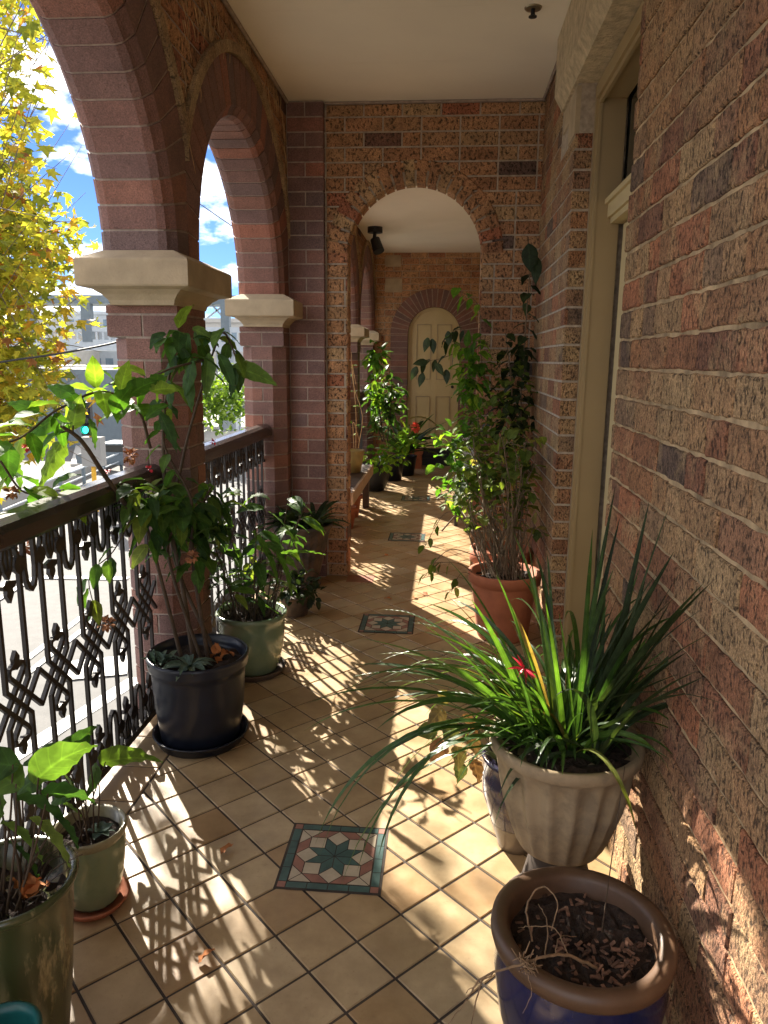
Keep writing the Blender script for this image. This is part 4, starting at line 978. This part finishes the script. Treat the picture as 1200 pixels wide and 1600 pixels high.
# stems hanging through the arch opening
leafy(S, Br, [aY(770,640,4.8), aY(752,560,4.85), aY(748,480,4.9), aY(715,452,4.9)], .004, .002, 12, (.07,.11), 'wing', .55, t0=.2, down=.4)
leafy(S, Br, [aY(752,580,4.85), aY(725,545,4.85), aY(700,530,4.85)], .003, .002, 7, (.07,.10), 'wing', .6, t0=.2, down=.4)
leafy(S, Dk, [aY(725,545,4.85), aY(690,560,4.85), aY(655,565,4.85)], .003, .0015, 6, (.06,.08), 'wing', .5, t0=.2, down=.5)
leafy(S, Dk, [aY(740,520,4.85), aY(715,515,4.85), aY(690,535,4.85)], .003, .0015, 6, (.06,.08), 'wing', .5, t0=.2, down=.5)
cluster(Br, aY(735,600,4.7), (.09,.10,.30), 90, (.06,.10), 'wing', .6, 1.)
for (px, py, dx, dy) in ((668,530,-.3,-1),(675,532,.2,-1),(665,565,-1,0),(650,575,-.5,-1),(660,585,-.3,-1),(682,570,.6,-.7),(700,520,.1,-1),(697,580,.1,-1)):
    leaf(Dk, aY(px,py,4.8), V((dx,-.1,dy)), .085, .05, 'wing', .3, .2, side=V((-dy,-.4,dx)))
# thin branches sprawling over the floor on the left
for pts in ([(745,840),(700,800),(660,860)], [(750,870),(700,860),(660,905)], [(745,900),(715,880),(672,880)], [(748,905),(722,895),(705,925)]):
    leafy(S, Lf, [aY(x, y, 3.9) for x, y in pts], .003, .0015, 4, (.05,.07), 'ovate', .6, t0=.6, down=.6)
for _ in range(60):
    b = V((c[0]+rng.uniform(-.1,.1), c[1]+rng.uniform(-.1,.1), .33)); q = b+V((rng.uniform(-.2,.12), rng.uniform(-.1,.2), rng.uniform(.15,.45))); S.tube(curve([b, b.lerp(q,.5)+rv(.05), q], 4), .003, .0012, 5)
S.build('stems', plain('tan_stem', (.17,.12,.07), .8, .3, 40), t); Lf.build('leaves', M['bush_leaf'], t); Dk.build('shaded_climbing_leaves', M['dark_leaf'], t); Br.build('pale_leaves', M['bright_leaf'], t)  # darker green carries the shade of the climbing leaves, brighter green the sunlit ones
c = (.36, 4.50); mb = MB(); mb.lathe([(0,0),(.13,0),(.17,.28),(.19,.29),(.19,.36),(.175,.365),(.165,.33),(0,.32)], (c[0], c[1], 0), 44)
o = mb.build('terracotta_pot', M['terracotta']); tag(o, 'second terracotta pot standing behind the pot with the tangled bush', 'pot')

# ---- beyond the arch
bn = thing('bench', (-.86, 6.9, 0), 'low wooden bench with a pale edge seen past the left jamb of the inner arch', 'bench')
mb = MB(); mb.box((-1.02, 5.9, .40), (-.76, 7.6, .43)); mb.build('seat', M['dark_wood'], bn)
mb = MB(); mb.box((-.758, 5.9, .33), (-.735, 7.6, .432)); mb.build('edge_board', M['wood'], bn)
for (x, y) in ((-.80, 7.5), (-.99, 7.5), (-.80, 6.0), (-.99, 6.0)):
    mb = MB(); mb.box((x-.03, y-.05, 0), (x+.03, y+.05, .40)); mb.build('leg', M['dark_wood'], bn)
c = (-.88, 7.05); t = thing('potted_vine', (c[0], c[1], .43), 'ochre pot with a wiry dry vine standing on the bench', 'potted plant')
lathe_part('pot', [(0,0),(.075,0),(.10,.14),(.11,.20),(.112,.215),(.10,.215),(.09,.18),(0,.17)], c, .43, plain('ochre_glaze', (.30,.22,.07), .5, .2), t, n=32)
S, Lf = MB(), MB()
for pts in ([(556,700),(556,640),(550,570),(556,600)], [(560,700),(566,650),(552,600),(549,550)], [(553,700),(552,660),(562,690)]):
    leafy(S, Lf, [aY(x, y, 7.05) for x, y in pts], .005, .003, 4, (.05,.07), 'ovate', .5)
S.build('stems', M['dry'], t); Lf.build('leaves', M['bright_leaf'], t)
for i, (x, y, h, lab) in enumerate(((-.89, 6.5, .20, 'terracotta pot under the bench, nearer of two'), (-.90, 7.0, .22, 'terracotta pot under the bench, farther of two'))):
    mb = MB(); mb.lathe([(0,0),(.08,0),(.105,h*.8),(.12,h*.82),(.12,h),(.105,h),(.1,h*.85),(0,h*.8)], (x, y, 0), 30); o = mb.build('terracotta_pot', M['terracotta']); tag(o, lab, 'pot')
c = (-.80, 8.5); t = pot_thing('potted_herb', c, 0, 'round black pot with bright small leaved foliage beside the end of the bench')
lathe_part('pot', [(0,0),(.10,0),(.15,.10),(.17,.2),(.15,.30),(.155,.32),(.14,.32),(.13,.28),(0,.27)], c, 0, M['black'], t, n=32)
mb = MB(); cluster(mb, aY(600,715,8.2), (.28,.2,.16), 120, (.06,.10), 'ovate', .7, rr=(.4,1)); cluster(mb, aY(640,690,8.2), (.14,.1,.12), 60, (.06,.09), 'ovate', .7, rr=(.4,1)); mb.build('leaves', M['bright_leaf'], t)
mb = MB(); bunch(mb, aY(648,668,8.2), .05, 30, .05); mb.build('red_flower', plain('coral_petal', (.75,.12,.07), .5, .2), t)
c = (-.66, 9.3); t = pot_thing('potted_climber', c, 0, 'tall leafy climber with yellow green new leaves rising left of the cream door')
lathe_part('pot', [(0,0),(.12,0),(.16,.28),(.17,.3),(.155,.3),(.15,.26),(0,.25)], c, 0, M['navy'], t, n=32)
S, Lf, Br = MB(), MB(), MB()
for pts in ([(600,690),(590,620),(585,570),(583,545)], [(605,690),(610,640),(612,600),(606,570)], [(598,690),(580,640),(578,600)]):
    leafy(S, Lf, [aY(x, y, 9.0) for x, y in pts], .01, .004, 26, (.09,.15), 'wing', .5, t0=.15, down=.3)
cluster(Br, aY(585,555,8.8), (.12,.1,.16), 44, (.09,.14), 'wing', .6, 1); cluster(Br, aY(588,610,8.8), (.12,.1,.25), 46, (.08,.12), 'wing', .5, 1)
cluster(Lf, aY(608,635,9.1), (.22,.15,.35), 120, (.10,.16), 'wing', .45, 1)
S.build('stems', M['stem'], t); Lf.build('leaves', M['leaf'], t); Br.build('new_leaves', M['bright_leaf'], t)
c = (-.52, 9.75); t = pot_thing('potted_agave', c, 0, 'spiky plant with long arching strap leaves in front of the door surround')
lathe_part('pot', [(0,0),(.12,0),(.15,.24),(.16,.26),(.145,.26),(.14,.22),(0,.21)], c, 0, M['navy'], t, n=32)
mb = MB()
for k in range(46):
    a = rng.uniform(0,6.28); leaf(mb, (c[0], c[1], .25), (math.cos(a), math.sin(a)*.7, rng.uniform(.5,2.2)), rng.uniform(.35,.75), rng.uniform(.04,.07), 'blade', rng.uniform(.4,1.6), .3, sub=2)
leaf(mb, aY(640,655,9.6), V((1,-.1,.35)), .5, .08, 'blade', 1.5, .3, sub=2)
mb.build('leaves', M['strap_leaf'], t)
c = (-.44, 10.45); t = thing('terracotta_planter', (c[0], c[1], 0), 'square terracotta planter on the floor below the cream door', 'pot')
mb = MB(); mb.box((c[0]-.12, c[1]-.12, 0), (c[0]+.12, c[1]+.12, .22)); mb.box((c[0]-.135, c[1]-.135, .2), (c[0]+.135, c[1]+.135, .25)); mb.build('planter', M['terracotta'], t)
mb = MB()
for k in range(14): a = rng.uniform(0,6.28); leaf(mb, (c[0], c[1], .25), (math.cos(a), math.sin(a), 1.), .3, .04, 'blade', 2.2, .3)
mb.build('leaves', M['strap_leaf'], t)
ch = thing('garden_chair', (.28, 6.9, 0), 'small dark framed chair with a pale cushion glimpsed through the hanging leaves', 'chair')
mb = MB(); mb.box((.10,6.7,.44),(.50,7.1,.47)); mb.box((.13,7.06,.47),(.47,7.09,.85)); mb.build('seat', M['pale_steel'], ch)
for x in (.12,.48):
    for y in (6.72,7.08): mb = MB(); mb.box((x-.015,y-.015,0),(x+.015,y+.015,.44)); mb.build('leg', M['black'], ch)
# ceiling fittings
sp = thing('ceiling_spotlight', (*atZ(586,355,ZC2)[:2], ZC2), 'small black adjustable spotlight under the far ceiling', 'spotlight'); q = atZ(586,355,ZC2)
mb = MB(); mb.tube([q, q-V((0,0,.06))], .085, n=20); mb.build('base', M['black'], sp)
mb = MB(); mb.tube([q-V((0,0,.05)), q-V((.01,0,.14))], .02, n=8); mb.tube([q-V((0,0,.13)), q-V((-.05,.05,.27))], .055, .065, n=16); mb.build('lamp_head', M['black'], sp)
q = atZ(833,12,ZC); sp = thing('fire_sprinkler', q, 'small metal fire sprinkler head with its round plate on the near ceiling', 'sprinkler')
mb = MB(); mb.tube([q, q-V((0,0,.006))], .04, .036, n=24); mb.build('escutcheon', plain('brushed_metal', (.35,.30,.2), .35, .1, metal=.8), sp)
mb = MB(); mb.tube([q, q-V((0,0,.035))], .010, n=10); mb.tube([q-V((0,0,.035)), q-V((0,0,.039))], .019, n=14); mb.build('nozzle', M['black'], sp)
# fallen leaves on the floor
for i, (px, py) in enumerate(((345,1335),(310,1506),(648,932),(612,936),(600,868),(668,930))):
    q = atZ(px, py, .004); mb = MB(); leaf(mb, q, (rng.uniform(-1,1), rng.uniform(-1,1), .25), .05, .028, 'ovate', .6, .5, wavy=.15)
    o = mb.build('fallen_leaf', M['orange_leaf']); tag(o, ['curled brown leaf on the tiles between the near mosaic and the small rimmed pot','brown shrivelled leaf in the sunlit lattice shadow, lowest in view','orange leaf at the edge of the sun patch beside the bush pot','brown leaf on the tiles just before the second mosaic','small dark leaf on the tiles inside the inner arch','orange leaf nearest the terracotta bush pot'][i], 'leaf', 'dry leaves fallen on the tiles')
# dry creeper twigs left on the spandrels
mb = MB()
for _ in range(170):
    y = rng.uniform(2.5, 4.9); z = rng.uniform(2.35, 3.04); 
    if min(abs(math.hypot(y-cc, z-SPR)) for cc in (2.08, 3.99)) < RA+.30: continue
    a = rng.uniform(-.6,.6); l = rng.uniform(.05,.2); p = V((XI+.008, y, z)); q = p+V((rng.uniform(0,.012), l*math.sin(a), -l*math.cos(a)))
    q.z = min(q.z, ZC-.02); mb.tube(curve([p, p.lerp(q,.5)+V((.004, rng.uniform(-.02,.02), 0)), q], 4), .0028, .001, 4)
o = mb.build('dry_creeper', M['dry']); tag(o, 'dead creeper twigs clinging to the rough brick between the arch rings', 'creeper', kind='stuff')

# ------------------------------------------------------------------ outside: street, bridge, tree
GZ = -4.2
mb = MB(); mb.face([(-600,-200,GZ),(600,-200,GZ),(600,900,GZ),(-600,900,GZ)]); o = mb.build('road', M['asphalt']); tag(o, kind='structure')
def strip(a, b, w_, z): 
    a, b = V(a), V(b); d = (b-a); d.z = 0; d.normalize(); n = V((-d.y, d.x, 0))*w_/2; return [V((*(a-n)[:2], z)), V((*(b-n)[:2], z)), V((*(b+n)[:2], z)), V((*(a+n)[:2], z))]
mb = MB(); zz_ = GZ+.006
for (a, b, w_) in (((-60,1235),(215,1060),.30),((60,1165),(172,1090),.16),((30,1040),(140,955),.14),((45,1052),(150,968),.12),((60,903),(200,905),.25),((100,1050),(200,1040),.9),((-30,955),(60,900),.14)):
    zz_ += .004; mb.face(strip(atZ(*a,GZ), atZ(*b,GZ), w_, zz_))
o = mb.build('road_markings', M['paint_line']); tag(o, kind='structure')
def quad(P, z, name, mat):
    mb = MB(); top = [V((*atZ(x, y, z)[:2], z)) for x, y in P]; bot = [V((p.x, p.y, GZ)) for p in top]; mb.face(top); mb.grid([bot, top], 0, 0, True, False); return mb.build(name, mat)
o = quad([(130,655),(260,655),(270,722),(110,725)], GZ+.13, 'footpath', M['pale_concrete']); tag(o, kind='structure')
o = quad([(-120,640),(60,640),(-10,700),(-120,740)], GZ+.13, 'footpath', M['pale_concrete']); tag(o, kind='structure')
o = quad([(290,690),(470,680),(470,640),(290,650)], GZ+.13, 'footpath', M['pale_concrete']); tag(o, kind='structure')
gr = thing('guard_rail', atZ(80,790,GZ), 'grey pedestrian guard rail on posts along the road edge below the balcony', 'railing')
a_, b_ = atZ(-60,850,GZ), atZ(190,735,GZ); mb = MB(); up = V((0,0,1))
mb.tube([a_+up*.9, b_+up*.9], .05, n=8); mb.tube([a_+up*.5, b_+up*.5], .035, n=8); mb.build('rails', M['pale_steel'], gr)
for k in range(7): p = a_.lerp(b_, k/6); mb = MB(); mb.box((p.x-.06,p.y-.06,GZ),(p.x+.06,p.y+.06,GZ+.9)); mb.build('post', M['steel'], gr)
lw = thing('retaining_wall', atZ(100,760,GZ), 'low pale concrete wall beside the road under the yellow tree', 'wall')
a_, b_ = atZ(-120,850,GZ), atZ(200,712,GZ); n_ = V((.3,.2,0)); mb = MB(); 
mb.grid([[a_, b_], [a_+up*.55, b_+up*.55], [a_+up*.55+n_, b_+up*.55+n_], [a_+n_, b_+n_]], 0, 0, False, False); mb.build('wall', M['concrete'], lw)
def signal(px, py_lens, Y, s, label, polemat, base_px=None):
    q = aY(px, py_lens, Y); t = thing('traffic_light', (q.x, q.y, GZ), label, 'traffic light'); W_ = .19*s
    mb = MB(); mb.box((q.x-W_, q.y, q.z-.2*s), (q.x+W_, q.y+.2, q.z+1.0*s)); 
    for k in (0,1,2): mb.tube([(q.x, q.y+.02, q.z+k*.34*s), (q.x, q.y-.16, q.z+k*.34*s+.02)], .155*s, .15*s, n=14, cap=False)
    mb.build('housing', M['black'], t)
    mb = MB(); mb.tube([(q.x, q.y-.01, q.z), (q.x, q.y-.03, q.z)], .13*s, n=18); mb.build('green_lens', M['green_lamp'], t)
    for k in (1,2): mb = MB(); mb.tube([(q.x, q.y-.01, q.z+k*.34*s), (q.x, q.y-.02, q.z+k*.34*s)], .13*s, n=18); mb.build('dark_lens', M['dark_glass'], t)
    mb = MB(); mb.tube([(q.x+.02, q.y+.3, GZ), (q.x+.02, q.y+.3, q.z+1.2*s)], .085, n=10); mb.build('pole', polemat, t)
    return q, t
q, t = signal(135, 672, 26, 1.0, 'traffic light showing green on a yellow and grey pole, at the left', M['yellow_paint'])
mb = MB(); mb.box((q.x-.32, q.y+.12, q.z-1.35), (q.x+.42, q.y+.55, q.z-.28)); mb.build('control_box', M['concrete'], t)
signal(372, 629, 50, .95, 'distant traffic light showing green beside the tall grey column', M['pale_steel'])
# footbridge
YB = 56; fb = thing('footbridge', aY(200,690,YB), 'long grey covered steel footbridge crossing the road in the distance', 'footbridge')
def pxbox(mb, x0, x1, y0, y1, Y, dep): a = aY(x0, y1, Y); b = aY(x1, y0, Y); mb.box((a.x, Y, a.z), (b.x, Y+dep, b.z))
mb = MB(); pxbox(mb, -140, 470, 462, 473, YB, 3.2); mb.build('roof_beam', M['steel'], fb)
mb = MB(); pxbox(mb, -140, 470, 533, 545, YB, 3.2); mb.build('deck', M['pale_steel'], fb)
mb = MB(); pxbox(mb, -140, 470, 512, 516, YB, .1); 
for k in range(60): x = -140+k*10; pxbox(mb, x, x+1.2, 514, 534, YB+.02, .06)
mb.build('parapet', M['pale_steel'], fb)
for x in (-120, -40, 45, 135, 230, 352, 440): mb = MB(); pxbox(mb, x-6, x+5, 472, 534, YB-.05, .5); mb.build('post', M['steel'], fb)
for (x0,y0,x1,y1) in ((320,500,352,475),(330,475,352,500),(232,475,320,525),(50,475,130,525)):
    mb = MB(); mb.bar(aY(x0,y0,YB+.6), aY(x1,y1,YB+.6), .12, .12, (0,1,0)); mb.build('brace', M['pale_steel'], fb)
for x in (355, 60): mb = MB(); a = aY(x-11, 700, YB+1); b = aY(x+11, 540, YB+1); mb.box((a.x, YB+.8, GZ), (b.x, YB+2.0, b.z)); mb.build('column', M['pale_steel'], fb)
def building(x0, x1, ytop, Y, dep, mat, label, cols, rows, wm):
    a = aY(x0, 560, Y); b = aY(x1, ytop, Y); t = thing('building', ((a.x+b.x)/2, Y, GZ), label, 'building')
    mb = MB(); mb.box((a.x, Y, GZ), (b.x, Y+dep, b.z)); mb.box((a.x-.2, Y-.2, b.z), (b.x+.2, Y+dep, b.z+.5)); mb.build('walls', mat, t)
    W_ = (b.x-a.x)/cols; H_ = (b.z-GZ-.5)/rows
    for r_ in range(rows):
        for k in range(cols): mb = MB(); mb.box((a.x+W_*(k+.2), Y-.05, GZ+.8+H_*(r_+.15)), (a.x+W_*(k+.82), Y+.05, GZ+.8+H_*(r_+.15)+H_*.5)); mb.build('window', wm, t)
building(-160, 70, 505, 95, 20, M['pale_concrete'], 'wide pale building behind the yellow tree', 7, 3, M['bridge_glass'])
building(85, 215, 492, 110, 20, M['pale_steel'], 'blue grey glazed building seen between the tree and the nearest pier', 7, 4, M['bridge_glass'])
building(300, 500, 505, 90, 20, M['pale_concrete'], 'pale low building behind the footbridge, seen through the second arch', 5, 3, M['bridge_glass'])
rp = thing('road_ramp', aY(150,600,44), 'pale elevated road ramp with a grey side wall, left of the nearest pier', 'ramp')
mb = MB(); a = aY(60,575,46); b = aY(205,575,46); mb.box((a.x-12, 46, a.z-.3), (b.x+2, 66, a.z)); mb.build('deck', M['pale_concrete'], rp)
mb = MB(); a = aY(60,590,44); b = aY(205,604,44); mb.box((a.x-12, 45.4, GZ), (b.x+2, 46, a.z+.5)); mb.build('side_wall', M['steel'], rp)
hd = MB(); 
for _ in range(1300):
    p = aY(338, 625, 40)+V((rng.gauss(0,1.0), rng.gauss(0,.8), rng.gauss(0,.75))); leaf(hd, p, rv(1), .32, .2, 'ovate', .4, .2)
o = hd.build('shrub', M['hedge']); tag(o, 'bright green shrub behind the second balustrade, left of the grey column', 'shrub')
q = aY(178, 652, 36); car = thing('parked_car', (q.x, 36, GZ), 'dark car standing on the street just left of the nearest pier', 'car')
sec = [(-2.1,.35),(-2.15,.8),(-1.5,.95),(-.9,1.4),(.7,1.42),(1.35,.98),(2.05,.85),(2.1,.35)]
mb = MB(); mb.grid([[(q.x+u, 36+w_, GZ+v) for u, v in sec] for w_ in (0, .15, 1.55, 1.7)], 0, 0, False, False); mb.face([(q.x+u, 36, GZ+v) for u, v in sec]); mb.build('body', M['steel'], car)
mb = MB(); mb.face([(q.x+u, 35.98, GZ+v) for u, v in ((-1.3,.98),(-.82,1.33),(.62,1.35),(1.1,1.0))]); mb.build('windows', M['dark_glass'], car)
for u in (-1.35, 1.3): mb = MB(); mb.tube([(q.x+u, 35.97, GZ+.33), (q.x+u, 36.2, GZ+.33)], .33, n=18); mb.build('wheel', M['black'], car)
cb = MB(); cb.tube([aY(230,262,15), aY(500,448,19)], .012, n=5); o = cb.build('overhead_cable', M['steel']); tag(o, 'thin overhead cable crossing the sky in the second arch', 'cable')
cb = MB(); cb.tube(curve([aY(-120,590,5.5), aY(0,566,5.4), aY(90,553,5.3), aY(190,533,5.2), aY(300,500,5.1)], 5), .008, n=5); o = cb.build('overhead_cable', M['black']); tag(o, 'dark cable running across the yellow leaves to the nearest pier', 'cable')

# plane tree
tr = thing('plane_tree', (-7.0, 8.2, GZ), 'plane tree with yellow green and orange autumn leaves outside the first arch', 'tree')
mb = MB(); trunk = [V((-7.0,8.2,GZ)), V((-6.9,8.2,-1.5)), V((-6.7,8.1,1.2)), V((-6.4,8.0,3.6)), V((-6.3,7.9,6))]
mb.tube(curve(trunk, 5), .28, .07, 10); T = curve(trunk, 8); tw = []
def blocked(p):
    d = (p.x+1.19)/SX; y = p.y-SY*d*1.0; # walk along the sun ray to the plane of the arcade
    dx = (-1.19-p.x); s_ = dx/(-SUN.x); h = p-SUN*s_
    return ((1.25 < h.y < 2.9 and h.z < 1.7) or (3.2 < h.y < 4.8 and h.z < 2.5)) and -.1 < h.z and p.x < -1.19
def inpic(p):
    d = p-CAM; zc = d.dot(_fw)
    if zc <= 0: return None
    return 600+F_PX*d.dot(_r2)/zc, 800-F_PX*d.dot(_u2)/zc
for k in range(130):
    s_ = T[rng.randint(8, len(T)-1)]; px, py = rng.uniform(-200,165), rng.uniform(-150,740); Y = rng.uniform(5.2,8.6); e_ = aY(px, py, Y)
    if e_.z < -2.6: continue
    m_ = s_.lerp(e_, .55)+V((0,0,rng.uniform(-.3,.4))); C = curve([s_, m_, e_], 6)
    pts = [p for p in C]; 
    mb.tube(pts[len(pts)//3:], .011, .002, 4); tw.append((C, e_))
mb.build('trunk', plain('bark', (.16,.13,.10), .9, .3, 6), tr)
ML = [(0,0,.0),(-22,.62,0),(-58,.40,0)]
def maple(mb, p, d, s, rnd):
    d = V(d).normalized(); sd = d.cross(V((0,0,1))+rv(.7)).normalized(); n = sd.cross(d)
    out = [(8,-.02),(78,.50),(52,.42),(45,.86),(22,.50),(0,1.08),(-22,.50),(-45,.86),(-52,.42),(-78,.50),(-8,-.02)]
    P = []
    for i, (a, r) in enumerate(out):
        a = R(a+rng.uniform(-6,6)); r = r*rng.uniform(.88,1.12); P.append(p+(d*math.cos(a)*r+sd*math.sin(a)*r+n*.22*abs(math.sin(a))*r)*s*.8)
    c_ = p+d*s*.25
    i0 = len(mb.v); mb.v += [tuple(c_)]+[tuple(q) for q in P]
    for i in range(len(P)-1): mb.f.append((i0, i0+1+i, i0+2+i)); mb.m.append(0); mb.r.append(rnd); mb.sm.append(False)
crown = MB(); cnt = 0
for C, e_ in tw:
    for k in range(200):
        t_ = rng.uniform(.35,1.0); p = C[min(len(C)-1, int(t_*(len(C)-1)))]+V((rng.gauss(0,.28), rng.gauss(0,.30), rng.gauss(0,.30)-.1))
        ip = inpic(p)
        if ip is None or p.x > -1.9: continue
        if ip[0] > 172+rng.gauss(0,6) and ip[0] < 700: continue
        if ip[1] > 640 and ip[0] > 60 and rng.random() < .93: continue
        if ip[1] > 700 and rng.random() < .8: continue
        if ip[1] < 330 and rng.random() < .30: continue
        
        if blocked(p) and rng.random() < .88: continue
        if 430 < ip[1] < 545 and rng.random() < .45: continue
        if ip[1] > 520 and ip[0] > 105 and rng.random() < .75: continue
        if ip[0] > 60 and rng.random() < .25: continue
        s_ = rng.uniform(.08,.17); maple(crown, p, (rng.uniform(-1,1), rng.uniform(-1,1), rng.uniform(-1.4,.2)), s_, min(1, max(0, rng.gauss(.45,.28)))); cnt += 1
print('tree leaves', cnt)
crown.build('crown', M['plane_leaf'], tr)
